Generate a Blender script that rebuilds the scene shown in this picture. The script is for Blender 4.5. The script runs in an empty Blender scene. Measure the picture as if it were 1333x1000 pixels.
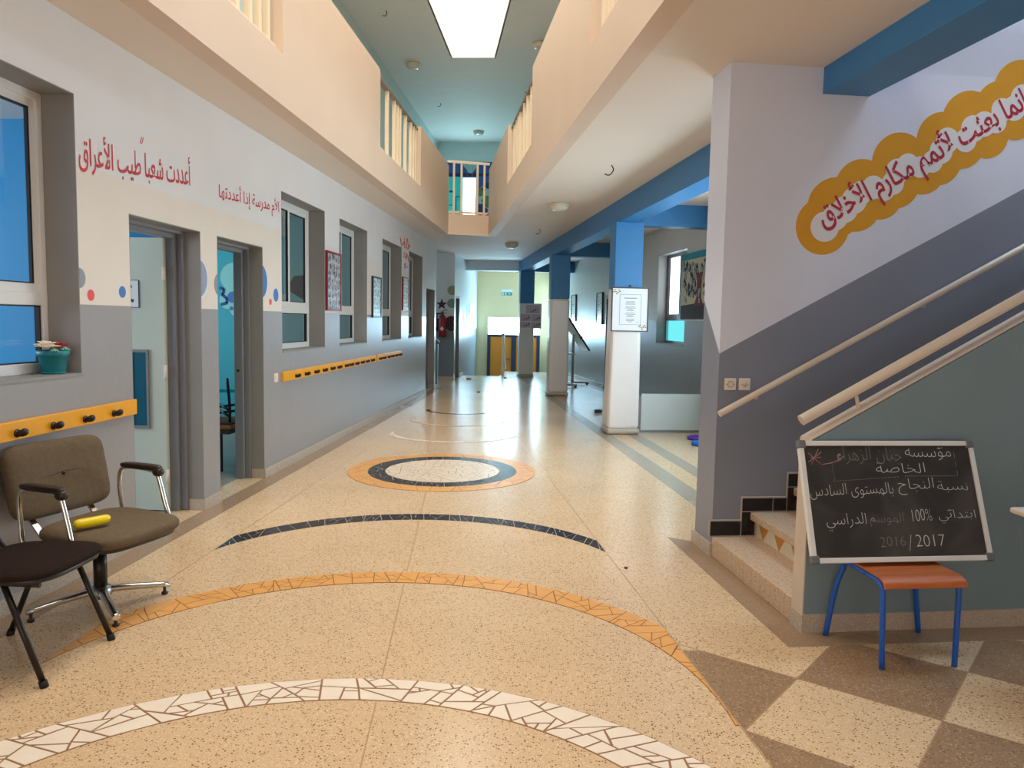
import bpy, bmesh, math, random
from mathutils import Matrix, Vector

random.seed(7)
scene = bpy.context.scene
COL = scene.collection
PI = math.pi

# ------------------------------------------------------------------ camera
# world: Y runs along the left wall of the corridor, X to the right, Z up; eye 1.5 m above the floor
cam_data = bpy.data.cameras.new('camera')
cam_data.sensor_fit = 'HORIZONTAL'
cam_data.sensor_width = 36.0
cam_data.lens = 970.0 / 1333.0 * 36.0
cam_data.clip_start = 0.02
cam_data.clip_end = 200
cam = bpy.data.objects.new('camera', cam_data)
COL.objects.link(cam)
PITCH, ROLL, YAW = 0.0849, 0.0190, 0.0625
def _cam_matrix():
    cp, sp = math.cos(PITCH), math.sin(PITCH)
    fwd = Vector((0, cp, -sp)); up = Vector((0, sp, cp)); rt = Vector((1, 0, 0))
    r2 = rt * math.cos(ROLL) + up * math.sin(ROLL)
    u2 = up * math.cos(ROLL) - rt * math.sin(ROLL)
    z = Matrix.Rotation(YAW, 3, 'Z')
    r2, u2, fwd = z @ r2, z @ u2, z @ fwd
    m = Matrix((( r2.x, u2.x, -fwd.x, 0.0), (r2.y, u2.y, -fwd.y, 0.0), (r2.z, u2.z, -fwd.z, 1.5), (0, 0, 0, 1)))
    return m
cam.matrix_world = _cam_matrix()
scene.camera = cam

# ------------------------------------------------------------------ world and exposure
world = bpy.data.worlds.new('world')
scene.world = world
world.use_nodes = True
world.node_tree.nodes['Background'].inputs[0].default_value = (0.75, 0.88, 1.0, 1)
world.node_tree.nodes['Background'].inputs[1].default_value = 1.0
scene.view_settings.view_transform = 'Standard'
scene.view_settings.look = 'None'
scene.view_settings.gamma = 1.0
scene.view_settings.use_curve_mapping = False
scene.view_settings.exposure = 0.24

# the R frame: the right side of the corridor is turned 10.2 degrees from the left wall
ANG = 0.178
FW = Matrix.Identity(4)
FR = Matrix.Rotation(ANG, 4, 'Z')
nR = (math.cos(ANG), math.sin(ANG)); dR = (-math.sin(ANG), math.cos(ANG))
def Rw(n, d): return (n * nR[0] + d * dR[0], n * nR[1] + d * dR[1])

# ------------------------------------------------------------------ lights
def area(name, loc, direction, sx, sy, power, color, frame=FW):
    l = bpy.data.lights.new(name, 'AREA'); l.shape = 'RECTANGLE'
    l.size = sx; l.size_y = sy; l.energy = power; l.color = color
    o = bpy.data.objects.new(name, l); COL.objects.link(o)
    d = (frame.to_3x3() @ Vector(direction)).normalized()
    o.rotation_euler = d.to_track_quat('-Z', 'Y').to_euler()
    o.location = frame @ Vector(loc)
    return o
SKY_POWER = 5.0          # strength of the skylight glazing
# daylight falling in through the openings of the building, plus an added warm fill
area('daylight_side_window', (4.12, 7.3, 1.75), (-1, 0, -0.05), 2.4, 1.6, 75, (0.66, 0.88, 1.0), FR)
area('warm_entrance_fill', (-0.6, -4.05, 1.4), (0, 1, 0.0), 3.4, 2.5, 60, (1.0, 0.70, 0.46))  # added warm fill from behind the camera, brightens the near floor and walls
area('daylight_stairwell', (4.6, 3.85, 6.28), (0, 0.05, -1), 1.8, 1.2, 125, (0.55, 0.76, 1.0), FR)
area('daylight_end_door', (-1.43, 23.27, 1.32), (0, -1, 0), 1.62, 0.52, 90, (0.40, 0.75, 1.0))
area('daylight_end_window', (3.95, 22.2, 1.7), (-1, -0.1, 0), 1.2, 1.8, 55, (0.46, 0.78, 1.0), FR)
area('daylight_upper_end', (-2.56, 20.56, 4.4), (0, -1, 0), 0.33, 1.9, 45, (0.45, 0.86, 1.0))
area('daylight_blue_classroom', (-6.79, 2.95, 1.75), (1, 0, 0), 3.6, 1.7, 95, (0.9, 0.97, 1.0))
area('daylight_teal_classroom', (-6.79, 8.2, 1.75), (1, 0, 0), 3.5, 1.7, 45, (0.9, 0.97, 1.0))
area('daylight_far_classroom', (-6.79, 13.4, 1.75), (1, 0, 0), 3.5, 1.7, 30, (0.9, 0.97, 1.0))
area('daylight_side_passage', (-5.98, 17.2, 1.9), (1, 0, 0), 1.6, 1.4, 12, (0.8, 0.92, 1.0))

# ------------------------------------------------------------------ materials
def lin(c):
    def f(u):
        u = u / 255.0
        return u / 12.92 if u <= 0.04045 else ((u + 0.055) / 1.055) ** 2.4
    return tuple(f(u) for u in c)
MATS = {}
def mat(name, col, rough=0.6, metal=0.0, var=0.0, vscale=6.0, bump=0.0, bscale=60.0, spec=0.5, emit=None, coat=0.0):
    m = bpy.data.materials.new(name); m.use_nodes = True
    nt = m.node_tree; b = nt.nodes['Principled BSDF']
    c = lin(col)
    b.inputs['Base Color'].default_value = (*c, 1)
    b.inputs['Roughness'].default_value = rough
    b.inputs['Metallic'].default_value = metal
    b.inputs['Specular IOR Level'].default_value = spec
    b.inputs['Coat Weight'].default_value = coat
    if var:
        g = nt.nodes.new('ShaderNodeNewGeometry')
        n = nt.nodes.new('ShaderNodeTexNoise'); n.inputs['Scale'].default_value = vscale; n.inputs['Detail'].default_value = 5
        nt.links.new(g.outputs['Position'], n.inputs['Vector'])
        r = nt.nodes.new('ShaderNodeMapRange')
        r.inputs[1].default_value = 0.25; r.inputs[2].default_value = 0.75
        r.inputs[3].default_value = 1 - var; r.inputs[4].default_value = 1 + var
        nt.links.new(n.outputs['Fac'], r.inputs[0])
        v = nt.nodes.new('ShaderNodeVectorMath'); v.operation = 'SCALE'
        v.inputs[0].default_value = c
        nt.links.new(r.outputs[0], v.inputs['Scale'])
        nt.links.new(v.outputs[0], b.inputs['Base Color'])
    if bump:
        g = nt.nodes.new('ShaderNodeNewGeometry')
        n = nt.nodes.new('ShaderNodeTexNoise'); n.inputs['Scale'].default_value = bscale; n.inputs['Detail'].default_value = 6
        nt.links.new(g.outputs['Position'], n.inputs['Vector'])
        bp = nt.nodes.new('ShaderNodeBump'); bp.inputs['Strength'].default_value = bump; bp.inputs['Distance'].default_value = 0.01
        nt.links.new(n.outputs['Fac'], bp.inputs['Height']); nt.links.new(bp.outputs[0], b.inputs['Normal'])
    if emit:
        b.inputs['Emission Color'].default_value = (*lin(emit[0]), 1); b.inputs['Emission Strength'].default_value = emit[1]
    MATS[name] = m
    return m
def glow(name, col, strength):
    m = bpy.data.materials.new(name); m.use_nodes = True; nt = m.node_tree
    nt.nodes.remove(nt.nodes['Principled BSDF'])
    e = nt.nodes.new('ShaderNodeEmission'); e.inputs[0].default_value = (*lin(col), 1); e.inputs[1].default_value = strength
    nt.links.new(e.outputs[0], nt.nodes['Material Output'].inputs[0])
    return m
def math_node(nt, op, a, b=None, c=None):
    n = nt.nodes.new('ShaderNodeMath'); n.operation = op
    for i, x in enumerate((a, b, c)):
        if x is None: continue
        if isinstance(x, (int, float)): n.inputs[i].default_value = x
        else: nt.links.new(x, n.inputs[i])
    return n.outputs[0]
def mix_col(nt, fac, a, b):
    n = nt.nodes.new('ShaderNodeMix'); n.data_type = 'RGBA'
    if isinstance(fac, (int, float)): n.inputs[0].default_value = fac
    else: nt.links.new(fac, n.inputs[0])
    for i, x in ((6, a), (7, b)):
        if isinstance(x, tuple): n.inputs[i].default_value = (*x, 1)
        else: nt.links.new(x, n.inputs[i])
    return n.outputs[2]
def zoned(name, zones, rough=(0.5, 0.35), split=None):
    """Wall paint in level bands: zones = [(z_top, colour), ..., (None, colour)]; split = (n0, d0, kn, kd) slants the first line in the R frame."""
    m = bpy.data.materials.new(name); m.use_nodes = True; nt = m.node_tree
    b = nt.nodes['Principled BSDF']
    g = nt.nodes.new('ShaderNodeNewGeometry'); s = nt.nodes.new('ShaderNodeSeparateXYZ')
    nt.links.new(g.outputs['Position'], s.inputs[0])
    z = s.outputs[2]
    if split:
        n0, d0, kn, kd = split
        nn = math_node(nt, 'ADD', math_node(nt, 'MULTIPLY', s.outputs[0], nR[0]), math_node(nt, 'MULTIPLY', s.outputs[1], nR[1]))
        dd = math_node(nt, 'ADD', math_node(nt, 'MULTIPLY', s.outputs[0], dR[0]), math_node(nt, 'MULTIPLY', s.outputs[1], dR[1]))
        a = math_node(nt, 'MULTIPLY', math_node(nt, 'SUBTRACT', nn, n0), kn)
        c = math_node(nt, 'MULTIPLY', math_node(nt, 'SUBTRACT', dd, d0), kd)
        z = math_node(nt, 'SUBTRACT', math_node(nt, 'SUBTRACT', z, a), c)
    col = lin(zones[0][1]); first = None
    for i in range(1, len(zones)):
        f = math_node(nt, 'GREATER_THAN', z, zones[i - 1][0])
        if first is None: first = f
        col = mix_col(nt, f, col, lin(zones[i][1]))
    n = nt.nodes.new('ShaderNodeTexNoise'); n.inputs['Scale'].default_value = 2.2; n.inputs['Detail'].default_value = 6
    nt.links.new(g.outputs['Position'], n.inputs['Vector'])
    mr = nt.nodes.new('ShaderNodeMapRange'); mr.inputs[3].default_value = 0.95; mr.inputs[4].default_value = 1.05
    nt.links.new(n.outputs['Fac'], mr.inputs[0])
    v = nt.nodes.new('ShaderNodeVectorMath'); v.operation = 'SCALE'
    nt.links.new(col, v.inputs[0]); nt.links.new(mr.outputs[0], v.inputs['Scale'])
    nt.links.new(v.outputs[0], b.inputs['Base Color'])
    r = nt.nodes.new('ShaderNodeMapRange'); r.inputs[3].default_value = rough[1]; r.inputs[4].default_value = rough[0]
    nt.links.new(first, r.inputs[0]); nt.links.new(r.outputs[0], b.inputs['Roughness'])
    n2 = nt.nodes.new('ShaderNodeTexNoise'); n2.inputs['Scale'].default_value = 14; n2.inputs['Detail'].default_value = 4
    nt.links.new(g.outputs['Position'], n2.inputs['Vector'])
    bp = nt.nodes.new('ShaderNodeBump'); bp.inputs['Strength'].default_value = 0.12; bp.inputs['Distance'].default_value = 0.02
    nt.links.new(n2.outputs['Fac'], bp.inputs['Height']); nt.links.new(bp.outputs[0], b.inputs['Normal'])
    return m
def terrazzo(name, base, dark, chip, rough=0.22, scale=100.0, amount=0.40):
    m = bpy.data.materials.new(name); m.use_nodes = True; nt = m.node_tree
    b = nt.nodes['Principled BSDF']
    g = nt.nodes.new('ShaderNodeNewGeometry'); P = g.outputs['Position']
    def vor(sc, feat='F1'):
        v = nt.nodes.new('ShaderNodeTexVoronoi'); v.inputs['Scale'].default_value = sc; v.feature = feat
        nt.links.new(P, v.inputs['Vector']); return v
    def noise(sc, det=4):
        n = nt.nodes.new('ShaderNodeTexNoise'); n.inputs['Scale'].default_value = sc; n.inputs['Detail'].default_value = det
        nt.links.new(P, n.inputs['Vector']); return n.outputs['Fac']
    v1 = vor(scale); s1 = nt.nodes.new('ShaderNodeSeparateColor'); nt.links.new(v1.outputs['Color'], s1.inputs[0])
    chipmask = math_node(nt, 'MULTIPLY', math_node(nt, 'LESS_THAN', s1.outputs[0], amount * 0.55), math_node(nt, 'LESS_THAN', v1.outputs['Distance'], 0.36))
    lightmask = math_node(nt, 'MULTIPLY', math_node(nt, 'GREATER_THAN', s1.outputs[0], 0.72), math_node(nt, 'LESS_THAN', v1.outputs['Distance'], 0.42))
    v2 = vor(scale * 2.3); s2 = nt.nodes.new('ShaderNodeSeparateColor'); nt.links.new(v2.outputs['Color'], s2.inputs[0])
    fine = math_node(nt, 'MULTIPLY', math_node(nt, 'LESS_THAN', s2.outputs[0], 0.24), math_node(nt, 'LESS_THAN', v2.outputs['Distance'], 0.42))
    big = noise(1.3, 5)
    c0 = mix_col(nt, big, tuple(x * 0.88 for x in lin(base)), tuple(min(1, x * 1.10) for x in lin(base)))
    c1 = mix_col(nt, lightmask, c0, lin(chip))
    c2 = mix_col(nt, math_node(nt, 'MULTIPLY', fine, 0.55), c1, lin(dark))
    c3 = mix_col(nt, math_node(nt, 'MULTIPLY', chipmask, 0.85), c2, lin(dark))
    nt.links.new(c3, b.inputs['Base Color'])
    rg = nt.nodes.new('ShaderNodeMapRange'); rg.inputs[3].default_value = rough * 0.75; rg.inputs[4].default_value = rough * 1.3
    nt.links.new(noise(0.9, 4), rg.inputs[0]); nt.links.new(rg.outputs[0], b.inputs['Roughness'])
    bp = nt.nodes.new('ShaderNodeBump'); bp.inputs['Strength'].default_value = 0.05; bp.inputs['Distance'].default_value = 0.02
    nt.links.new(noise(3.0, 2), bp.inputs['Height']); nt.links.new(bp.outputs[0], b.inputs['Normal'])
    return m
def pane_glass(name, tint=(1, 1, 1), refl=1.0):
    m = bpy.data.materials.new(name); m.use_nodes = True; nt = m.node_tree
    nt.nodes.remove(nt.nodes['Principled BSDF'])
    t = nt.nodes.new('ShaderNodeBsdfTransparent'); t.inputs[0].default_value = (*tint, 1)
    gl = nt.nodes.new('ShaderNodeBsdfGlossy'); gl.inputs['Roughness'].default_value = 0.02
    lw = nt.nodes.new('ShaderNodeLayerWeight')
    lw.inputs[0].default_value = 0.5
    fac = math_node(nt, 'ADD', math_node(nt, 'MULTIPLY', math_node(nt, 'POWER', lw.outputs['Facing'], 3.0), 0.85), 0.035)
    mx = nt.nodes.new('ShaderNodeMixShader')
    nt.links.new(math_node(nt, 'MULTIPLY', fac, refl), mx.inputs[0])
    nt.links.new(t.outputs[0], mx.inputs[1]); nt.links.new(gl.outputs[0], mx.inputs[2])
    nt.links.new(mx.outputs[0], nt.nodes['Material Output'].inputs[0])
    return m

GREY = (152, 151, 153); WHITE = (226, 224, 224); CREAM = (228, 219, 208)
M = {}
M['left_wall'] = zoned('left_wall_paint', [(1.545, GREY), (2.32, CREAM), (None, WHITE)])
M['right_wall'] = zoned('right_wall_paint', [(1.545, (134, 142, 144)), (None, (205, 208, 202))], rough=(0.45, 0.36))
M['wall_two'] = zoned('passage_wall_paint', [(1.24, (120, 132, 138)), (None, (214, 222, 226))], rough=(0.4, 0.3))
M['stair_wall'] = zoned('stair_wall_paint', [(1.317, (132, 138, 154)), (None, (216, 222, 240))], split=(1.85, 4.55, 0.547, 1.15))
M['half_wall'] = mat('blue_grey_stair_wall_paint', (124, 146, 156), 0.5, var=0.05, vscale=3, bump=0.1, bscale=14)
M['coping'] = mat('beige_coping_paint', (206, 190, 172), 0.55, var=0.05, bump=0.1, bscale=14)
M['white'] = mat('white_plaster', (232, 226, 218), 0.6, var=0.02, bump=0.05, bscale=12)
M['parapet'] = mat('peach_cream_parapet_plaster', (218, 196, 176), 0.6, var=0.025, vscale=1.5, bump=0.06, bscale=10)
M['ceiling'] = mat('white_ceiling_paint', (226, 214, 202), 0.7, var=0.02, vscale=1.0, bump=0.04, bscale=8)
M['upper_ceiling'] = mat('upper_ceiling_paint', (205, 206, 202), 0.7, var=0.02)
M['upper_wall'] = mat('upper_teal_wall', (196, 214, 214), 0.6, var=0.03)
M['reveal'] = mat('grey_reveal_paint', (142, 140, 137), 0.5, var=0.04, bump=0.08, bscale=20)
M['frame_metal'] = mat('grey_steel_door_frame', (128, 128, 132), 0.4, var=0.03)
M['alu'] = mat('white_aluminium', (222, 222, 220), 0.35)
M['gasket'] = mat('black_gasket', (16, 16, 18), 0.5)
M['glass'] = pane_glass('window_glass')
M['sky_pane'] = glow('bright_sky_behind_pane', (226, 244, 255), 3.5)
M['cyan_pane'] = glow('cyan_film_pane', (110, 225, 232), 1.0)
M['transom'] = glow('overexposed_daylight', (232, 246, 255), 7.0)
M['upper_pane'] = glow('bright_upper_window', (250, 255, 255), 4.0)
M['skylight'] = glow('skylight_daylight', (255, 243, 226), SKY_POWER)
M['door_leaf'] = mat('pale_green_grey_door_paint', (196, 204, 190), 0.4, var=0.02)
M['blue_room'] = mat('bright_blue_classroom_wall', (8, 140, 200), 0.6)
M['teal_room'] = mat('teal_classroom_wall', (62, 178, 196), 0.6)
M['grey_room'] = mat('grey_teal_classroom_wall', (130, 158, 160), 0.6)
M['reflection_tone'] = mat('grey_teal_reflection_tone', (106, 158, 162), 0.6)
M['room_ceiling'] = mat('classroom_ceiling', (190, 198, 200), 0.7)
M['room_floor'] = mat('classroom_floor', (140, 140, 128), 0.4, var=0.08)
M['floor'] = terrazzo('cream_terrazzo', (220, 190, 152), (98, 68, 44), (232, 206, 172), amount=0.46)
M['floor_dark'] = terrazzo('brown_terrazzo', (156, 126, 96), (88, 64, 46), (190, 160, 128), rough=0.3)
M['strip'] = terrazzo('plain_beige_terrazzo', (158, 132, 106), (120, 96, 74), (176, 150, 124), rough=0.25, scale=160, amount=0.2)
M['strip_grey'] = terrazzo('plain_grey_terrazzo', (166, 156, 138), (120, 112, 98), (188, 180, 162), rough=0.25, scale=160, amount=0.2)
M['step'] = terrazzo('stair_terrazzo', (206, 178, 148), (124, 98, 76), (222, 200, 174), rough=0.4)
M['skirting'] = terrazzo('skirting_terrazzo', (190, 176, 160), (140, 124, 106), (214, 202, 186), rough=0.4, scale=140, amount=0.2)
M['tile_white'] = mat('white_broken_tile', (242, 230, 214), 0.3, var=0.05, vscale=9)
M['tile_cream'] = mat('cream_broken_tile', (232, 214, 192), 0.3, var=0.06, vscale=9)
M['tile_orange'] = mat('orange_broken_tile', (226, 166, 92), 0.32, var=0.08, vscale=9)
M['tile_dark'] = mat('black_broken_tile', (44, 42, 48), 0.2, var=0.15, vscale=9)
M['grout_brown'] = mat('brown_grout', (150, 108, 72), 0.6)
M['grout_dark'] = mat('dark_orange_grout', (120, 78, 44), 0.6)
M['grout_pale'] = mat('pale_grey_grout', (176, 164, 150), 0.6)
M['joint'] = mat('floor_joint', (178, 144, 106), 0.4)
M['blue_paint'] = mat('bright_blue_column_paint', (52, 124, 180), 0.45, var=0.02)
M['white_column'] = mat('white_gloss_column_paint', (236, 230, 226), 0.25, var=0.02, bump=0.12, bscale=9)
M['orange_door'] = mat('orange_door_paint', (214, 132, 34), 0.4, var=0.03)
M['navy'] = mat('navy_door_frame', (30, 44, 72), 0.4)
M['yellow_wall'] = mat('pale_yellow_wall', (226, 208, 160), 0.6, var=0.02)
M['chrome'] = mat('chrome', (214, 212, 208), 0.16, 1.0)
M['steel'] = mat('brushed_steel', (170, 172, 172), 0.32, 1.0)
M['black_metal'] = mat('black_metal', (34, 28, 26), 0.35, 0.3)
M['black_plastic'] = mat('black_plastic', (26, 25, 28), 0.4)
M['rubber'] = mat('black_rubber', (20, 19, 19), 0.7)
M['brown_fabric'] = mat('olive_brown_upholstery', (112, 98, 80), 0.95, var=0.12, vscale=40, bump=0.5, bscale=260, spec=0.1)
M['black_fabric'] = mat('black_brown_upholstery', (44, 33, 30), 0.95, var=0.12, vscale=60, bump=0.5, bscale=300, spec=0.1)
M['dark_brown'] = mat('dark_brown_plastic', (42, 30, 24), 0.4)
M['yellow_plastic'] = mat('yellow_plastic', (240, 214, 26), 0.35)
M['rack_yellow'] = mat('yellow_rack_board', (240, 168, 26), 0.35, var=0.05, vscale=8)
M['teal_plastic'] = mat('teal_pot_plastic', (24, 128, 142), 0.4)
M['flower_white'] = mat('cream_petals', (244, 232, 212), 0.7)
M['flower_red'] = mat('red_petals', (206, 56, 50), 0.7)
M['leaf_mint'] = mat('mint_petals', (130, 200, 180), 0.7)
M['soil'] = mat('dark_soil', (40, 34, 30), 0.9)
M['red_paint'] = mat('red_lettering_paint', (206, 52, 62), 0.5)
M['dark_red'] = mat('crimson_lettering_paint', (176, 34, 62), 0.5)
M['gold'] = mat('gold_wall_paint', (216, 154, 24), 0.5, var=0.04)
M['cloud_white'] = mat('white_wall_paint', (226, 226, 230), 0.5)
M['dot_blue'] = mat('blue_dot_paint', (62, 118, 188), 0.5)
M['dot_grey'] = mat('grey_blue_dot_paint', (140, 158, 186), 0.5)
M['dot_slate'] = mat('slate_dot_paint', (142, 146, 158), 0.5)
M['dot_red'] = mat('red_dot_paint', (228, 78, 72), 0.5)
M['dot_purple'] = mat('purple_dot_paint', (92, 92, 148), 0.5)
M['dot_maroon'] = mat('dark_maroon_dot_paint', (62, 34, 44), 0.5)
M['dot_olive'] = mat('olive_dot_paint', (150, 152, 120), 0.5)
M['dot_sage'] = mat('sage_dot_paint', (120, 146, 132), 0.5)
M['blue_steel'] = mat('blue_enamel_tube', (24, 92, 190), 0.3)
M['ply'] = None
M['slate'] = None
M['chalk'] = mat('chalk', (216, 214, 208), 0.95)
M['chalk_faint'] = mat('faint_chalk', (132, 128, 122), 0.95)
M['chalk_pink'] = mat('pink_chalk', (160, 116, 110), 0.95)
M['corner_grey'] = mat('grey_plastic_corner', (104, 106, 110), 0.5)
M['switch'] = mat('ivory_switch_plastic', (232, 218, 204), 0.4)
M['tile_black'] = mat('black_glazed_tile', (14, 14, 24), 0.15)
M['tile_grout'] = mat('pale_grout', (190, 178, 168), 0.8)
M['rail'] = mat('cream_painted_tube', (216, 204, 190), 0.35)
M['rail_cream'] = mat('cream_railing_paint', (240, 222, 194), 0.45)
M['rail_cap'] = mat('brown_rail_cap', (120, 108, 98), 0.5)
M['tri_orange'] = mat('orange_riser_tile', (220, 150, 66), 0.35)
M['tri_white'] = mat('white_riser_tile', (238, 226, 200), 0.35)
M['ext_red'] = mat('red_extinguisher_enamel', (150, 20, 36), 0.3)
M['paper'] = mat('white_paper', (232, 234, 236), 0.5)
M['ink'] = mat('grey_print', (140, 144, 150), 0.6)
M['ink_dark'] = mat('dark_print', (44, 46, 50), 0.6)
M['pink_paper'] = mat('pink_paper', (206, 184, 200), 0.6)
M['frame_brown'] = mat('dark_red_brown_frame', (70, 34, 38), 0.4)
M['frame_red'] = mat('red_poster_frame', (140, 24, 42), 0.4)
M['frame_black'] = mat('black_poster_frame', (26, 28, 30), 0.4)
M['green_print'] = mat('green_print', (70, 100, 50), 0.6)
M['sign_green'] = mat('green_exit_sign', (10, 120, 100), 0.5, emit=((20, 150, 120), 0.25))
M['lamp_glass'] = mat('frosted_lamp_glass', (206, 200, 186), 0.25)
M['lamp_base'] = mat('cream_lamp_base', (210, 196, 168), 0.5)
M['grey_panel'] = mat('pale_grey_panel', (206, 216, 214), 0.35, var=0.02)
M['wood'] = mat('orange_school_wood', (176, 112, 62), 0.45, var=0.15, vscale=14)
M['dark_wood'] = mat('brown_wood', (96, 62, 44), 0.45, var=0.15, vscale=14)
M['purple'] = mat('purple_plastic', (86, 50, 170), 0.4)
M['bright_blue'] = mat('bright_blue_plastic', (24, 110, 214), 0.4)
M['dark_blue'] = mat('dark_blue_plastic', (28, 44, 92), 0.4)
M['turquoise'] = mat('turquoise_door_paint', (40, 206, 196), 0.4)
M['mural_blue'] = mat('mural_blue_paint', (40, 84, 150), 0.6)
M['mural_navy'] = mat('mural_navy_paint', (26, 40, 80), 0.6)
M['mural_pale'] = mat('mural_pale_paint', (150, 178, 180), 0.6)
M['mural_green'] = mat('mural_olive_paint', (96, 112, 66), 0.6)
M['cloud_teal'] = mat('pale_teal_mural_paint', (150, 220, 218), 0.6)
M['castle'] = mat('pale_blue_castle_paint', (150, 190, 210), 0.6)
M['debris'] = mat('dark_debris', (40, 34, 32), 0.8)
M['dark_grey'] = mat('dark_grey_tone', (60, 66, 72), 0.9)

def wood_grain(name, a, b):
    m = bpy.data.materials.new(name); m.use_nodes = True; nt = m.node_tree; p = nt.nodes['Principled BSDF']
    tc = nt.nodes.new('ShaderNodeTexCoord'); mp = nt.nodes.new('ShaderNodeMapping'); mp.inputs['Scale'].default_value = (2, 40, 10)
    n = nt.nodes.new('ShaderNodeTexNoise'); n.inputs['Scale'].default_value = 2.0; n.inputs['Detail'].default_value = 8
    nt.links.new(tc.outputs['Object'], mp.inputs[0]); nt.links.new(mp.outputs[0], n.inputs['Vector'])
    r = nt.nodes.new('ShaderNodeMapRange'); r.inputs[1].default_value = 0.3; r.inputs[2].default_value = 0.7
    nt.links.new(n.outputs['Fac'], r.inputs[0])
    nt.links.new(mix_col(nt, r.outputs[0], lin(a), lin(b)), p.inputs['Base Color']); p.inputs['Roughness'].default_value = 0.4
    return m
M['ply'] = wood_grain('orange_plywood', (196, 108, 46), (158, 78, 34))
def slate_board():
    m = bpy.data.materials.new('dusty_black_slate'); m.use_nodes = True; nt = m.node_tree; p = nt.nodes['Principled BSDF']
    tc = nt.nodes.new('ShaderNodeTexCoord')
    n = nt.nodes.new('ShaderNodeTexNoise'); n.inputs['Scale'].default_value = 4.0; n.inputs['Detail'].default_value = 9; n.inputs['Distortion'].default_value = 0.6
    nt.links.new(tc.outputs['Object'], n.inputs['Vector'])
    r = nt.nodes.new('ShaderNodeMapRange'); r.inputs[1].default_value = 0.42; r.inputs[2].default_value = 0.8
    nt.links.new(n.outputs['Fac'], r.inputs[0])
    nt.links.new(mix_col(nt, r.outputs[0], lin((42, 38, 36)), lin((74, 70, 66))), p.inputs['Base Color']); p.inputs['Roughness'].default_value = 0.75
    return m
M['slate'] = slate_board()
def photo_grid(name, paper, ink, scale):
    """A sheet of small grey photographs."""
    m = bpy.data.materials.new(name); m.use_nodes = True; nt = m.node_tree; p = nt.nodes['Principled BSDF']
    tc = nt.nodes.new('ShaderNodeTexCoord')
    v = nt.nodes.new('ShaderNodeTexVoronoi'); v.inputs['Scale'].default_value = scale; v.inputs['Randomness'].default_value = 0.55
    nt.links.new(tc.outputs['Object'], v.inputs['Vector'])
    n = nt.nodes.new('ShaderNodeTexNoise'); n.inputs['Scale'].default_value = scale * 1.6; n.inputs['Detail'].default_value = 5
    nt.links.new(tc.outputs['Object'], n.inputs['Vector'])
    r = nt.nodes.new('ShaderNodeMapRange'); r.inputs[1].default_value = 0.32; r.inputs[2].default_value = 0.66
    nt.links.new(n.outputs['Fac'], r.inputs[0])
    f = math_node(nt, 'MULTIPLY', math_node(nt, 'LESS_THAN', v.outputs['Distance'], 0.50), r.outputs[0])
    nt.links.new(mix_col(nt, f, lin(paper), lin(ink)), p.inputs['Base Color']); p.inputs['Roughness'].default_value = 0.25
    return m
M['photo_sheet'] = photo_grid('sheet_of_grey_photographs', (184, 182, 186), (52, 58, 64), 12)
M['photo_sheet_pale'] = photo_grid('pale_sheet_of_photographs', (196, 210, 216), (110, 126, 134), 16)

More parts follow.
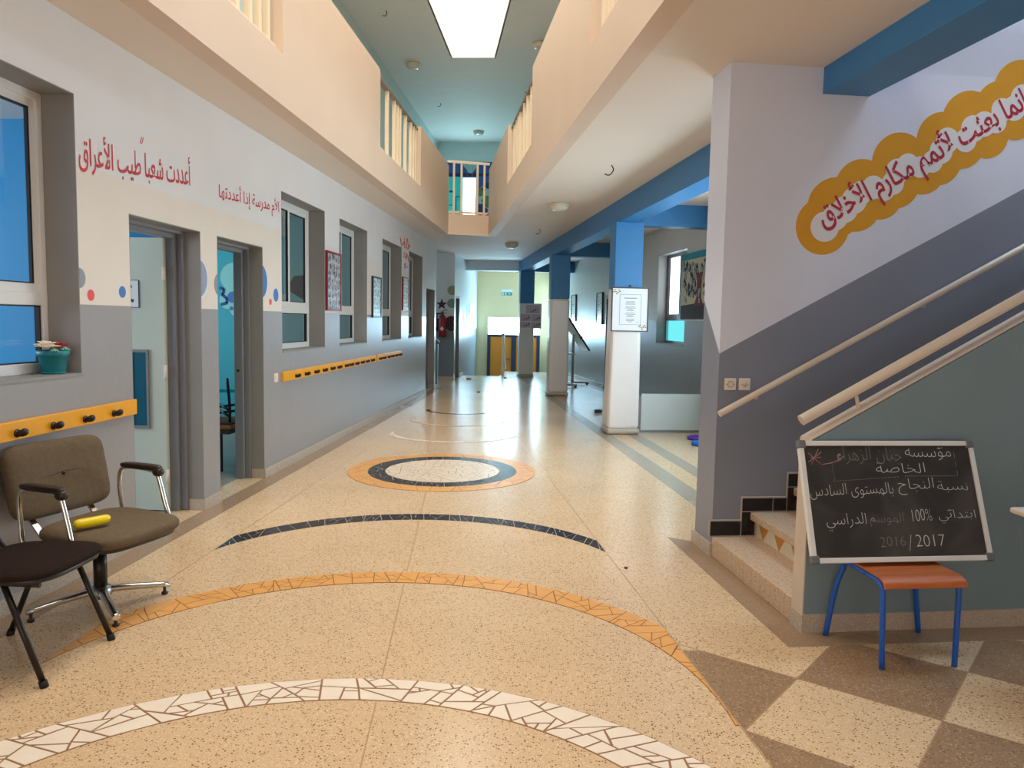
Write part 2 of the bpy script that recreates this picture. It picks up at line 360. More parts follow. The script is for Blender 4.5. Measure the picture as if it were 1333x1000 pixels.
# ------------------------------------------------------------------ mesh builder
class MB:
    def __init__(self):
        self.v = []; self.f = []; self.m = []; self.s = []
    def add(self, verts, faces, mi=0, smooth=False):
        o = len(self.v); self.v += [tuple(p) for p in verts]
        for f in faces:
            self.f.append([o + i for i in f]); self.m.append(mi); self.s.append(smooth)
        return self
    def box(self, x0, x1, y0, y1, z0, z1, mi=0):
        x0, x1 = sorted((x0, x1)); y0, y1 = sorted((y0, y1)); z0, z1 = sorted((z0, z1))
        e = 0.00007 * (len(self.v) // 8 % 6)          # neighbouring boxes of one frame must not share a plane
        x0 -= e; x1 += e; y0 -= e; y1 += e; z0 -= e; z1 += e
        v = [(x0, y0, z0), (x1, y0, z0), (x1, y1, z0), (x0, y1, z0), (x0, y0, z1), (x1, y0, z1), (x1, y1, z1), (x0, y1, z1)]
        return self.add(v, [(0, 3, 2, 1), (4, 5, 6, 7), (0, 1, 5, 4), (1, 2, 6, 5), (2, 3, 7, 6), (3, 0, 4, 7)], mi)
    def obox(self, c, ax, ay, az, mi=0):
        c, ax, ay, az = Vector(c), Vector(ax), Vector(ay), Vector(az)
        v = [c + sx * ax + sy * ay + sz * az for sz in (-1, 1) for sx, sy in ((-1, -1), (1, -1), (1, 1), (-1, 1))]
        return self.add(v, [(0, 3, 2, 1), (4, 5, 6, 7), (0, 1, 5, 4), (1, 2, 6, 5), (2, 3, 7, 6), (3, 0, 4, 7)], mi)
    def bar(self, p, q, w, h, mi=0, up=(0, 0, 1)):
        p, q = Vector(p), Vector(q); d = q - p; u = Vector(up)
        s = d.cross(u)
        if s.length < 1e-6: s = d.cross(Vector((1, 0, 0)))
        s.normalize(); t = s.cross(d).normalized()
        return self.obox((p + q) / 2, d / 2, s * w / 2, t * h / 2, mi)
    def tube(self, pts, r, seg=10, mi=0, closed=False):
        pts = [Vector(p) for p in pts]; n = len(pts)
        rs = r if isinstance(r, (list, tuple)) else [r] * n
        rings = []; prev = None
        for i, p in enumerate(pts):
            if closed: t = pts[(i + 1) % n] - pts[i - 1]
            else: t = pts[min(i + 1, n - 1)] - pts[max(i - 1, 0)]
            t.normalize()
            if prev is None:
                a = Vector((0, 0, 1)) if abs(t.z) < 0.9 else Vector((1, 0, 0))
                u = t.cross(a).normalized()
            else:
                u = prev - t * prev.dot(t)
                u.normalize()
            w = t.cross(u); prev = u
            rings.append([p + rs[i] * (math.cos(2 * PI * k / seg) * u + math.sin(2 * PI * k / seg) * w) for k in range(seg)])
        v = [q for ring in rings for q in ring]; f = []
        m = n if closed else n - 1
        for i in range(m):
            j = (i + 1) % n
            for k in range(seg):
                f.append((i * seg + k, i * seg + (k + 1) % seg, j * seg + (k + 1) % seg, j * seg + k))
        self.add(v, f, mi, True)
        if not closed:
            self.add(rings[0], [tuple(range(seg))[::-1]], mi); self.add(rings[-1], [tuple(range(seg))], mi)
        return self
    def cyl(self, p, q, r, seg=16, mi=0): return self.tube([p, q], r, seg, mi)
    def lathe(self, prof, c=(0, 0, 0), seg=20, mi=0, axis='z'):
        c = Vector(c); v = []; f = []
        for r, h in prof:
            for k in range(seg):
                a = 2 * PI * k / seg; x, y = r * math.cos(a), r * math.sin(a)
                v.append(c + (Vector((x, y, h)) if axis == 'z' else Vector((h, x, y)) if axis == 'x' else Vector((x, h, y))))
        for i in range(len(prof) - 1):
            for k in range(seg):
                f.append((i * seg + k, i * seg + (k + 1) % seg, (i + 1) * seg + (k + 1) % seg, (i + 1) * seg + k))
        return self.add(v, f, mi, True)
    def prism(self, poly, fn, t0, t1, mi=0, smooth=False):
        """poly of (a, b); fn(a, b, t) -> point"""
        n = len(poly)
        v = [fn(a, b, t0) for a, b in poly] + [fn(a, b, t1) for a, b in poly]
        f = [tuple(range(n))[::-1], tuple(range(n, 2 * n))]
        self.add(v, f, mi)
        return self.add(v, [(i, (i + 1) % n, n + (i + 1) % n, n + i) for i in range(n)], mi, smooth)
    def flat(self, poly, z0, z1, mi=0):
        return self.prism(poly, lambda a, b, t: (a, b, t), z0, z1, mi)
    def ball(self, c, r, seg=14, rings=8, mi=0):
        rx, ry, rz = r if isinstance(r, (tuple, list)) else (r, r, r)
        v = []; f = []
        for i in range(rings + 1):
            th = PI * i / rings
            for k in range(seg):
                a = 2 * PI * k / seg
                v.append((c[0] + rx * math.sin(th) * math.cos(a), c[1] + ry * math.sin(th) * math.sin(a), c[2] - rz * math.cos(th)))
        for i in range(rings):
            for k in range(seg):
                f.append((i * seg + k, i * seg + (k + 1) % seg, (i + 1) * seg + (k + 1) % seg, (i + 1) * seg + k))
        return self.add(v, f, mi, True)
    def xf(self, mtx):
        self.v = [tuple(mtx @ Vector(p)) for p in self.v]; return self

def obj(name, b, mats, parent=None, frame=FW, loc=None, kind=None, bevel=0.0, sub=0):
    if isinstance(mats, str): mats = [mats]
    if parent is not None:
        org = Vector(parent['_org']); frame = None
    else:
        if loc is None:
            xs = [p[0] for p in b.v]; ys = [p[1] for p in b.v]; zs = [p[2] for p in b.v]
            loc = ((min(xs) + max(xs)) / 2, (min(ys) + max(ys)) / 2, min(zs))
        org = Vector(loc)
    me = bpy.data.meshes.new(name)
    me.from_pydata([tuple(Vector(p) - org) for p in b.v], [], b.f)
    for m in mats: me.materials.append(M[m])
    me.polygons.foreach_set('material_index', b.m)
    me.polygons.foreach_set('use_smooth', b.s)
    bm = bmesh.new(); bm.from_mesh(me)
    bmesh.ops.remove_doubles(bm, verts=bm.verts, dist=1e-5)
    bmesh.ops.recalc_face_normals(bm, faces=bm.faces)
    bm.to_mesh(me); bm.free(); me.update()
    o = bpy.data.objects.new(name, me); COL.objects.link(o)
    if bevel:
        md = o.modifiers.new('bevel', 'BEVEL'); md.width = bevel; md.segments = 3; md.limit_method = 'ANGLE'; md.angle_limit = 0.6
    if sub:
        md = o.modifiers.new('subdivision', 'SUBSURF'); md.levels = sub; md.render_levels = sub
    o['_org'] = tuple(org)
    if parent is not None: o.parent = parent
    else: o.matrix_world = frame @ Matrix.Translation(org)
    if kind: o['kind'] = kind
    return o
def struct(name, b, mats, frame=FW, **k): return obj(name, b, mats, None, frame, kind='structure', **k)
def tag(o, label, cat, group=None):
    o['label'] = label; o['category'] = cat
    if group: o['group'] = group
    return o
def thing(name, label, cat, loc, frame=FW, group=None, kind=None):
    o = bpy.data.objects.new(name, None); COL.objects.link(o)
    o.empty_display_size = 0.1
    o.matrix_world = frame @ Matrix.Translation(Vector(loc)); o['_org'] = tuple(loc)
    if kind: o['kind'] = kind
    if label: tag(o, label, cat, group)
    return o
def copy_thing(root, delta, label, frame=FW):
    c = root.copy(); COL.objects.link(c)
    c.matrix_world = Matrix.Translation((frame.to_3x3() @ Vector(delta))) @ root.matrix_world
    c['label'] = label
    def rec(src, dst):
        for ch in list(src.children):
            k = ch.copy(); COL.objects.link(k); k.parent = dst; rec(ch, k)
    rec(root, c)
    return c
def wall_grid(b, a_rng, z_rng, holes, fn, t0, t1, mi=0):
    """Solid wall with rectangular holes; fn(a, z, t) -> point; hole = (a0, a1, z0, z1)."""
    A = sorted({*a_rng, *[x for h in holes for x in h[:2] if a_rng[0] < x < a_rng[1]]})
    Z = sorted({*z_rng, *[x for h in holes for x in h[2:] if z_rng[0] < x < z_rng[1]]})
    def solid(i, j):
        if i < 0 or j < 0 or i >= len(A) - 1 or j >= len(Z) - 1: return False
        a, z = (A[i] + A[i + 1]) / 2, (Z[j] + Z[j + 1]) / 2
        return not any(h[0] < a < h[1] and h[2] < z < h[3] for h in holes)
    for i in range(len(A) - 1):
        for j in range(len(Z) - 1):
            if not solid(i, j): continue
            a0, a1, z0, z1 = A[i], A[i + 1], Z[j], Z[j + 1]
            for t in (t0, t1):
                b.add([fn(a0, z0, t), fn(a1, z0, t), fn(a1, z1, t), fn(a0, z1, t)], [(0, 1, 2, 3)], mi)
            for (di, dj, p, q) in ((-1, 0, (a0, z0), (a0, z1)), (1, 0, (a1, z0), (a1, z1)), (0, -1, (a0, z0), (a1, z0)), (0, 1, (a0, z1), (a1, z1))):
                if not solid(i + di, j + dj):
                    b.add([fn(*p, t0), fn(*q, t0), fn(*q, t1), fn(*p, t1)], [(0, 1, 2, 3)], mi)
    return b
def onX(a, z, t): return (t, a, z)      # a wall that runs along Y
def onY(a, z, t): return (a, t, z)      # a wall that runs along X
def circle(cx, cy, rx, ry=None, n=40): 
    ry = rx if ry is None else ry
    return [(cx + rx * math.cos(2 * PI * k / n), cy + ry * math.sin(2 * PI * k / n)) for k in range(n)]
def clip(poly, a, b, c):
    """keep a*x + b*y <= c"""
    out = []
    for i in range(len(poly)):
        p, q = poly[i], poly[(i + 1) % len(poly)]
        fp, fq = a * p[0] + b * p[1] - c, a * q[0] + b * q[1] - c
        if fp <= 0: out.append(p)
        if (fp < 0 < fq) or (fq < 0 < fp):
            t = fp / (fp - fq); out.append((p[0] + t * (q[0] - p[0]), p[1] + t * (q[1] - p[1])))
    return out

# ------------------------------------------------------------------ lettering (joined letter forms, set right to left)
FORMS = {'ا': (0xFE8D, 0xFE8E), 'أ': (0xFE83, 0xFE84), 'إ': (0xFE87, 0xFE88), 'ب': (0xFE8F,), 'ت': (0xFE95,), 'ث': (0xFE99,), 'ج': (0xFE9D,),
         'ح': (0xFEA1,), 'خ': (0xFEA5,), 'د': (0xFEA9, 0xFEAA), 'ذ': (0xFEAB, 0xFEAC), 'ر': (0xFEAD, 0xFEAE), 'ز': (0xFEAF, 0xFEB0), 'س': (0xFEB1,),
         'ش': (0xFEB5,), 'ص': (0xFEB9,), 'ط': (0xFEC1,), 'ع': (0xFEC9,), 'ق': (0xFED5,), 'ك': (0xFED9,), 'ل': (0xFEDD,), 'م': (0xFEE1,), 'ن': (0xFEE5,),
         'ه': (0xFEE9,), 'ة': (0xFE93, 0xFE94), 'و': (0xFEED, 0xFEEE), 'ؤ': (0xFE85, 0xFE86), 'ى': (0xFEEF, 0xFEF0), 'ي': (0xFEF1,), 'ئ': (0xFE89,),
         'ء': (0xFE80, 0xFE80)}
LIG = {'لا': (0xFEFB, 0xFEFC), 'لأ': (0xFEF7, 0xFEF8), 'لإ': (0xFEF9, 0xFEFA)}
def shape_arabic(text):
    units = []; i = 0
    while i < len(text):
        if text[i:i + 2] in LIG: units.append((LIG[text[i:i + 2]], True)); i += 2
        elif text[i] in FORMS: units.append((FORMS[text[i]], len(FORMS[text[i]]) == 2)); i += 1
        else: units.append((text[i], None)); i += 1
    out = []
    for k, (f, right_only) in enumerate(units):
        if right_only is None: out.append(f); continue
        prev = k > 0 and units[k - 1][1] is False
        nxt = k + 1 < len(units) and units[k + 1][1] is not None and f[0] != 0xFE80 and units[k + 1][0][0] != 0xFE80
        if right_only: out.append(chr(f[1] if prev else f[0]))
        else: out.append(chr(f[0] + (3 if prev and nxt else 1 if prev else 2 if nxt else 0)))
    # right to left on the wall, but keep runs of digits in reading order
    res = []; k = len(out) - 1
    while k >= 0:
        if out[k].isdigit() or out[k] in '%/':
            j = k
            while j - 1 >= 0 and (out[j - 1].isdigit() or out[j - 1] in '%/'): j -= 1
            res += out[j:k + 1]; k = j - 1
        else: res.append(out[k]); k -= 1
    return ''.join(res)
def glyph_mesh(s, bold=0.0):
    cu = bpy.data.curves.new('lettering', 'FONT'); cu.size = 1.0; cu.resolution_u = 3; cu.body = s; cu.offset = bold
    o = bpy.data.objects.new('lettering', cu); COL.objects.link(o)
    bpy.context.view_layer.update()
    me = bpy.data.meshes.new_from_object(o.evaluated_get(bpy.context.evaluated_depsgraph_get()))
    v = [tuple(p.co) for p in me.vertices]; f = [tuple(p.vertices) for p in me.polygons]
    bpy.data.objects.remove(o); bpy.data.curves.remove(cu); bpy.data.meshes.remove(me)
    return v, f
_adv = {}
def advance(ch):
    if ch not in _adv:
        v, _ = glyph_mesh('|' + ch + '|'); w, _ = glyph_mesh('||')
        _adv[ch] = max(p[0] for p in v) - max(p[0] for p in w)
    return _adv[ch]
def lettering(text, a0, a1, b0, b1, fn, thick=0.002, bold=0.0, mb=None, mi=0, shaped=False, wob=0.0):
    """fit the text in the box a0..a1 x b0..b1 of the surface fn(a, b, t)"""
    s = text if shaped else shape_arabic(text)
    V = []; F = []; x = 0.0
    for ch in s:
        if ch != ' ':
            v, f = glyph_mesh(ch, bold); o = len(V); dy = random.uniform(-wob, wob)
            V += [(p[0] + x, p[1] + dy) for p in v]; F += [tuple(o + i for i in q) for q in f]
        x += advance(ch)
    xs = [p[0] for p in V]; ys = [p[1] for p in V]
    sx = (a1 - a0) / (max(xs) - min(xs)); sy = (b1 - b0) / (max(ys) - min(ys))
    P = [(a0 + (p[0] - min(xs)) * sx, b0 + (p[1] - min(ys)) * sy) for p in V]
    mb = mb or MB()
    mb.add([fn(a, b, thick) for a, b in P], F, mi)
    return mb

# ================================================================== STRUCTURE
XL = -2.70                                   # left wall face
SOF = 3.11                                   # soffit of the gallery floor
# ---- floor
b = MB()
b.flat([(-7.2, -4), (7, -4), (7, 20.0), (-7.2, 20.0)], -0.2, 0)
b.flat([(-1.6, 20.0), (7, 20.0), (7, 21.9), (-1.6, 21.9)], -0.2, 0)
floor = struct('floor', b, 'floor')
b = MB(); b.box(-6.8, XL - 0.23, 0.3, 16.0, 0.0, 0.004); struct('floor_classroom', b, 'room_floor')
b = MB(); b.flat([(-2.6, 20.0), (7, 20.0), (7, 23.5), (-2.6, 23.5)], -1.15, -0.98); struct('floor_lower', b, 'strip_grey')
b = MB()
for k in range(6): b.box(-2.6, -1.6, 20.0 + 0.28 * k, 20.0 + 0.28 * (k + 1), -1.0, -0.163 * (k + 1))
struct('floor_steps', b, 'strip_grey')
b = MB(); b.box(-1.6, -1.5, 20.0, 21.9, -1.0, -0.2); b.box(-1.6, 4, 21.8, 21.9, -1.0, -0.2); struct('wall_below_landing', b, 'half_wall')

# inlays of the floor
def inlay(name, polys, m, z=0.0015, frame=FW):
    q = MB()
    for p in polys:
        p = [tuple((frame @ Vector((x, y, 0)))[:2]) for x, y in p]
        q.flat(p, -0.01, z)
    return obj(name, q, m, floor)
def ring(cx, cy, r0, r1, a0, a1, n=64):
    return [(cx + r1 * math.cos(a0 + (a1 - a0) * k / n), cy + r1 * math.sin(a0 + (a1 - a0) * k / n)) for k in range(n + 1)] + \
           [(cx + r0 * math.cos(a1 - (a1 - a0) * k / n), cy + r0 * math.sin(a1 - (a1 - a0) * k / n)) for k in range(n + 1)]
def band(cx0, cy0, r0, cx1, cy1, r1, up=True, n=72):
    """arc band between an outer and an inner circle, clipped by the two long joints"""
    quads = []
    s = 1 if up else -1
    for k in range(n):
        q = []
        for j in (k, k + 1):
            a = s * (PI * (0.02 + 0.96 * j / n))
            q.append(((cx0 + r0 * math.cos(a), cy0 + r0 * math.sin(a)), (cx1 + r1 * math.cos(a), cy1 + r1 * math.sin(a))))
        p = [q[0][0], q[1][0], q[1][1], q[0][1]]
        p = clip(p, -1, 0, 2.175)
        if p: p = clip(p, nR[0], nR[1], 1.180)
        if len(p) > 2: quads.append(p)
    return quads
def split_poly(p, rng, lo, hi):
    """break a convex tile at random until the pieces are small"""
    A = abs(sum(p[i][0] * p[i - 1][1] - p[i - 1][0] * p[i][1] for i in range(len(p)))) / 2
    if A < lo + (hi - lo) * rng.random() ** 1.6: return [p]
    n = len(p); L = [math.dist(p[i], p[(i + 1) % n]) for i in range(n)]
    i = max(range(n), key=lambda k: L[k] * (0.7 + 0.6 * rng.random()))
    f = 0.28 + 0.44 * rng.random()
    q = (p[i][0] + f * (p[(i + 1) % n][0] - p[i][0]), p[i][1] + f * (p[(i + 1) % n][1] - p[i][1]))
    e = math.atan2(p[(i + 1) % n][1] - p[i][1], p[(i + 1) % n][0] - p[i][0]) + rng.uniform(-0.75, 0.75)
    a, b_ = math.cos(e), math.sin(e); c = a * q[0] + b_ * q[1]
    u, v = clip(p, a, b_, c), clip(p, -a, -b_, -c)
    if len(u) < 3 or len(v) < 3: return [p]
    return split_poly(u, rng, lo, hi) + split_poly(v, rng, lo, hi)
def inset(p, g):
    A = sum(p[i - 1][0] * p[i][1] - p[i][0] * p[i - 1][1] for i in range(len(p)))
    if A < 0: p = p[::-1]
    out = p
    for i in range(len(p)):
        x0, y0 = p[i]; x1, y1 = p[(i + 1) % len(p)]; l = math.hypot(x1 - x0, y1 - y0)
        if l < 1e-6: continue
        a, b_ = (y1 - y0) / l, -(x1 - x0) / l
        out = clip(out, a, b_, a * x0 + b_ * y0 - g)
        if len(out) < 3: return None
    return out
def keep_between_joints(p):
    p = clip(p, -1, 0, 2.174)
    return clip(p, nR[0], nR[1], 1.179) if len(p) > 2 else p
def mosaic_inlay(name, base, pieces, tile_m, grout_m, gap):
    q = MB()
    for p in base: q.flat(p, -0.01, 0.0015, 0)
    for p in pieces:
        p = inset(p, gap)
        if p and len(p) > 2:
            p = keep_between_joints(p)
            if len(p) > 2: q.flat(p, 0.0, 0.003, 1)
    return obj(name, q, [grout_m, tile_m], floor)
def arc_pieces(c0, r0, c1, r1, s, seed, lo, hi, a_from=0.02, a_to=0.98, step=0.30):
    rng = random.Random(seed); R_ = (r0 + r1) / 2; W = 0.5 * abs(r0 - r1) + 0.5 * abs((c0[1] + r0) - (c1[1] + r1)); W = max(W, 0.05)
    out = []; x = a_from * PI * R_
    def fn(u, t):
        a = s * u / R_; f = min(1, max(0, t / W))
        cx = c1[0] + (c0[0] - c1[0]) * f; cy = c1[1] + (c0[1] - c1[1]) * f; r = r1 + (r0 - r1) * f
        return (cx + r * math.cos(a), cy + r * math.sin(a))
    while x < a_to * PI * R_:
        x2 = min(x + step * (0.7 + 0.6 * rng.random()), a_to * PI * R_)
        for p in split_poly([(x, 0), (x2, 0), (x2, W), (x, W)], rng, lo, hi):
            out.append([fn(u, t) for u, t in p])
        x = x2 + 1e-4
    return out
for c0, r0, c1, r1, up, seed, lo, hi, tm, gm, gap in (
        ((-0.645, 1.283), 1.672, (-0.663, 1.44), 1.336, True, 1, 0.0012, 0.026, 'tile_white', 'grout_brown', 0.0042),
        ((-0.762, 2.64), 1.629, (-0.756, 2.637), 1.452, True, 2, 0.002, 0.019, 'tile_orange', 'grout_dark', 0.0022),
        ((-0.872, 4.075), 1.515, (-0.850, 4.00), 1.428, True, 3, 0.002, 0.011, 'tile_dark', 'grout_pale', 0.0024),
        ((-1.386, 9.806), 0.885, (-1.386, 9.806), 0.785, False, 4, 0.004, 0.02, 'tile_white', 'grout_brown', 0.005),
        ((-1.485, 11.061), 0.735, (-1.485, 11.061), 0.655, False, 5, 0.004, 0.02, 'tile_cream', 'grout_brown', 0.006),
        ((-1.60, 12.25), 0.60, (-1.60, 12.25), 0.52, False, 6, 0.004, 0.02, 'tile_dark', 'grout_brown', 0.004)):
    mosaic_inlay('mosaic_arc', band(*c0, r0, *c1, r1, up), arc_pieces(c0, r0, c1, r1, 1 if up else -1, seed, lo, hi), tm, gm, gap)
MC = (-1.13, 7.265)
for r0, r1, seed, tm, gm, gap, lo, hi in ((0.925, 0.735, 7, 'tile_orange', 'grout_dark', 0.002, 0.004, 0.030), (0.735, 0.565, 8, 'tile_dark', 'grout_pale', 0.003, 0.003, 0.014)):
    base = [[(MC[0] + r * math.cos(a), MC[1] + r * math.sin(a)) for r, a in ((r0, k * PI / 32), (r0, (k + 1) * PI / 32), (r1, (k + 1) * PI / 32), (r1, k * PI / 32))] for k in range(64)]
    mosaic_inlay('mosaic_ring', base, arc_pieces(MC, r0, MC, r1, 1, seed, lo, hi, 0.0, 2.0), tm, gm, gap)
rng = random.Random(12); disc_ = []
for p in split_poly([(MC[0] - 0.57, MC[1] - 0.57), (MC[0] + 0.57, MC[1] - 0.57), (MC[0] + 0.57, MC[1] + 0.57), (MC[0] - 0.57, MC[1] + 0.57)], rng, 0.004, 0.022):
    for k in range(40):
        a = 2 * PI * k / 40; p = clip(p, math.cos(a), math.sin(a), math.cos(a) * MC[0] + math.sin(a) * MC[1] + 0.562)
        if len(p) < 3: break
    if len(p) > 2: disc_.append(p)
mosaic_inlay('mosaic_disc', [circle(MC[0], MC[1], 0.565, n=56)], disc_, 'tile_cream', 'grout_brown', 0.0028)
# joints
w = 0.0026
def line2(p, q, w=w):
    d = Vector((q[0] - p[0], q[1] - p[1])).normalized(); s = Vector((-d.y, d.x)) * w
    return [(p[0] + s.x, p[1] + s.y), (q[0] + s.x, q[1] + s.y), (q[0] - s.x, q[1] - s.y), (p[0] - s.x, p[1] - s.y)]
inlay('floor_joint', [line2((-2.178, 1.0), (-2.178, 14.0)), line2(Rw(1.183, 1.0), Rw(1.183, 13.6)), line2((-0.50, 1.3), (-1.0, 5.3)), line2((-1.0, 5.3), (-1.13, 6.34)), line2((-1.25, 8.2), (-1.40, 9.0))], 'joint', 0.001)
# beige border along the left wall and around the stair
inlay('floor_border', [[(XL, 1.2), (-2.53, 1.2), (-2.53, 16.1), (XL, 16.1)]], 'strip')
inlay('floor_border', [[(1.70, 3.20), (6.0, 3.20), (6.0, 3.36), (1.85, 3.36), (1.85, 4.55), (1.85, 4.86), (1.70, 4.98)]], 'strip', frame=FR)
# brown diamonds on the right
dia = []
for i in range(-1, 5):
    for j in range(0, 5):
        for sft in (0, 1):
            cn, cd = 1.19 + 0.79 * i + 0.395 * sft, 2.90 - 0.74 * j - 0.37 * sft
            if sft: continue
            p = [(cn - 0.395, cd), (cn, cd - 0.37), (cn + 0.395, cd), (cn, cd + 0.37)]
            p = clip(clip(p, -1, 0, -1.188), 0, 1, 3.20)
            if len(p) > 2: dia.append(p)
for p in dia: inlay('brown_diamond', [p], 'floor_dark', 0.001, FR)
inlay('floor_joint', [line2(Rw(1.19, 3.27), Rw(3.17, 1.42)), line2(Rw(1.19, 2.53), Rw(1.98, 3.27)), line2(Rw(1.98, 3.27), Rw(3.95, 1.42)), line2(Rw(1.19, 1.79), Rw(2.77, 3.27)), line2(Rw(2.77, 3.27), Rw(4.7, 1.46))], 'joint', 0.0012)
# dark strips in the bay behind the columns
inlay('floor_strip', [[(2.20, 4.9), (2.42, 4.9), (2.47, 9.6), (2.62, 20.5), (2.45, 20.5), (2.30, 9.6)]], 'strip_grey', frame=FR)
inlay('floor_strip', [[(2.62, 4.9), (2.80, 4.9), (2.86, 9.8), (2.70, 9.8)]], 'strip_grey', frame=FR)
inlay('floor_strip', [[(3.80, 10.0), (3.97, 10.0), (3.97, 21.0), (3.80, 21.0)]], 'strip_grey', frame=FR)

# ---- left wall
WZ0, WZ1 = 1.147, 2.70
WIN = [(1.6, 4.057), (7.12, 8.455), (9.025, 10.335), (11.23, 12.60), (13.215, 14.52)]
DOOR = [(4.555, 5.485), (5.755, 6.66), (14.965, 15.98)]
b = MB()
wall_grid(b, (-4, 16.1), (0, SOF), [(a, c, WZ0, WZ1) for a, c in WIN] + [(a, c, -1, 2.12) for a, c in DOOR], onX, XL, XL - 0.24)
wall_left = struct('wall_left', b, 'left_wall')
b = MB()
prev = -4
for a, c in DOOR + [(16.1, 16.1)]:
    b.box(XL - 0.005, XL + 0.014, prev, a, 0, 0.085)
    if c != a and c < 15:
        b.box(XL - 0.115, XL + 0.014, c, c - 0.014, 0, 0.085)
    prev = c
struct('baseboard_left', b, 'skirting')

# ---- left windows: reveal lining, frame, sash, panes
def window(idx, a0, a1, mid=None, latch=True):
    root = thing('window_%d' % idx, '', '', (XL, (a0 + a1) / 2, WZ0), kind='structure')
    q = MB(); t = 0.006
    for (y0, y1, z0, z1) in ((a0, a0 + t, WZ0, WZ1), (a1 - t, a1, WZ0, WZ1), (a0, a1, WZ1 - t, WZ1)):
        q.box(XL - 0.235, XL - 0.0005, y0, y1, z0, z1)
    q.box(XL - 0.235, XL + 0.004, a0, a1, WZ0 - 0.004, WZ0 + 0.012)
    obj('reveal', q, 'reveal', root)
    x0, x1 = XL - 0.235, XL - 0.185
    f = 0.045
    q = MB()
    q.box(x0, x1, a0 + t, a0 + t + f, WZ0 + 0.012, WZ1 - t); q.box(x0, x1, a1 - t - f, a1 - t, WZ0 + 0.012, WZ1 - t)
    q.box(x0, x1, a0 + t, a1 - t, WZ0 + 0.012, WZ0 + 0.07); q.box(x0, x1, a0 + t, a1 - t, WZ1 - t - f, WZ1 - t)
    q.box(x0, x1, a0 + t, a1 - t, 1.535, 1.605)
    obj('frame', q, 'alu', root, bevel=0.004)
    mid = mid or (a0 + a1) / 2
    for s, (y0, y1) in enumerate(((a0 + t + f - 0.01, mid + 0.03), (mid - 0.03, a1 - t - f + 0.01))):
        xa = x0 + 0.028 - 0.022 * s + 0.012; xb = xa + 0.02
        z0, z1, g = 1.60, WZ1 - t - f + 0.01, 0.055
        q = MB()
        q.box(xa, xb, y0, y0 + g, z0, z1); q.box(xa, xb, y1 - g, y1, z0, z1)
        q.box(xa, xb, y0, y1, z0, z0 + g); q.box(xa, xb, y0, y1, z1 - g, z1)
        sash = obj('sash', q, 'alu', root, bevel=0.003)
        q = MB()
        for (p0, p1, r0, r1) in ((y0 + g, y0 + g + 0.008, z0 + g, z1 - g), (y1 - g - 0.014, y1 - g, z0 + g, z1 - g), (y0 + g, y1 - g, z0 + g, z0 + g + 0.006), (y0 + g, y1 - g, z1 - g - 0.01, z1 - g)):
            q.box(xa + 0.004, xb + 0.0012, p0, p1, r0, r1)
        obj('gasket', q, 'gasket', sash)
        q = MB(); xm = (xa + xb) / 2; q.add([(xm, y0 + g, z0 + g), (xm, y1 - g, z0 + g), (xm, y1 - g, z1 - g), (xm, y0 + g, z1 - g)], [(0, 1, 2, 3)])
        obj('pane', q, 'glass', sash)
        if s == 1 and latch:
            q = MB(); q.box(xb, xb + 0.012, y0 + 0.004, y0 + 0.032, z0 + 0.02, z0 + 0.09); q.box(xb, xb + 0.012, y0 + 0.004, y0 + 0.032, z1 - 0.08, z1 - 0.02)
            obj('latch', q, 'gasket', sash)
    y0, y1, z0, z1 = a0 + t + f, a1 - t - f, WZ0 + 0.07, 1.535
    q = MB(); xm = x0 + 0.02
    q.add([(xm, y0, z0), (xm, y1, z0), (xm, y1, z1), (xm, y0, z1)], [(0, 1, 2, 3)])
    obj('lower_pane', q, 'glass', root)
    q = MB()
    for (p0, p1, r0, r1) in ((y1 - 0.014, y1, z0, z1), (y0, y1, z0, z0 + 0.006), (y0, y1, z1 - 0.008, z1), (y0, y0 + 0.008, z0, z1)): q.box(x0 + 0.01, x1 - 0.012, p0, p1, r0, r1)
    obj('lower_gasket', q, 'gasket', root)
    return root
for i, (a, c) in enumerate(WIN): window(i + 1, a, c, 2.6 if i == 0 else None, i > 0)

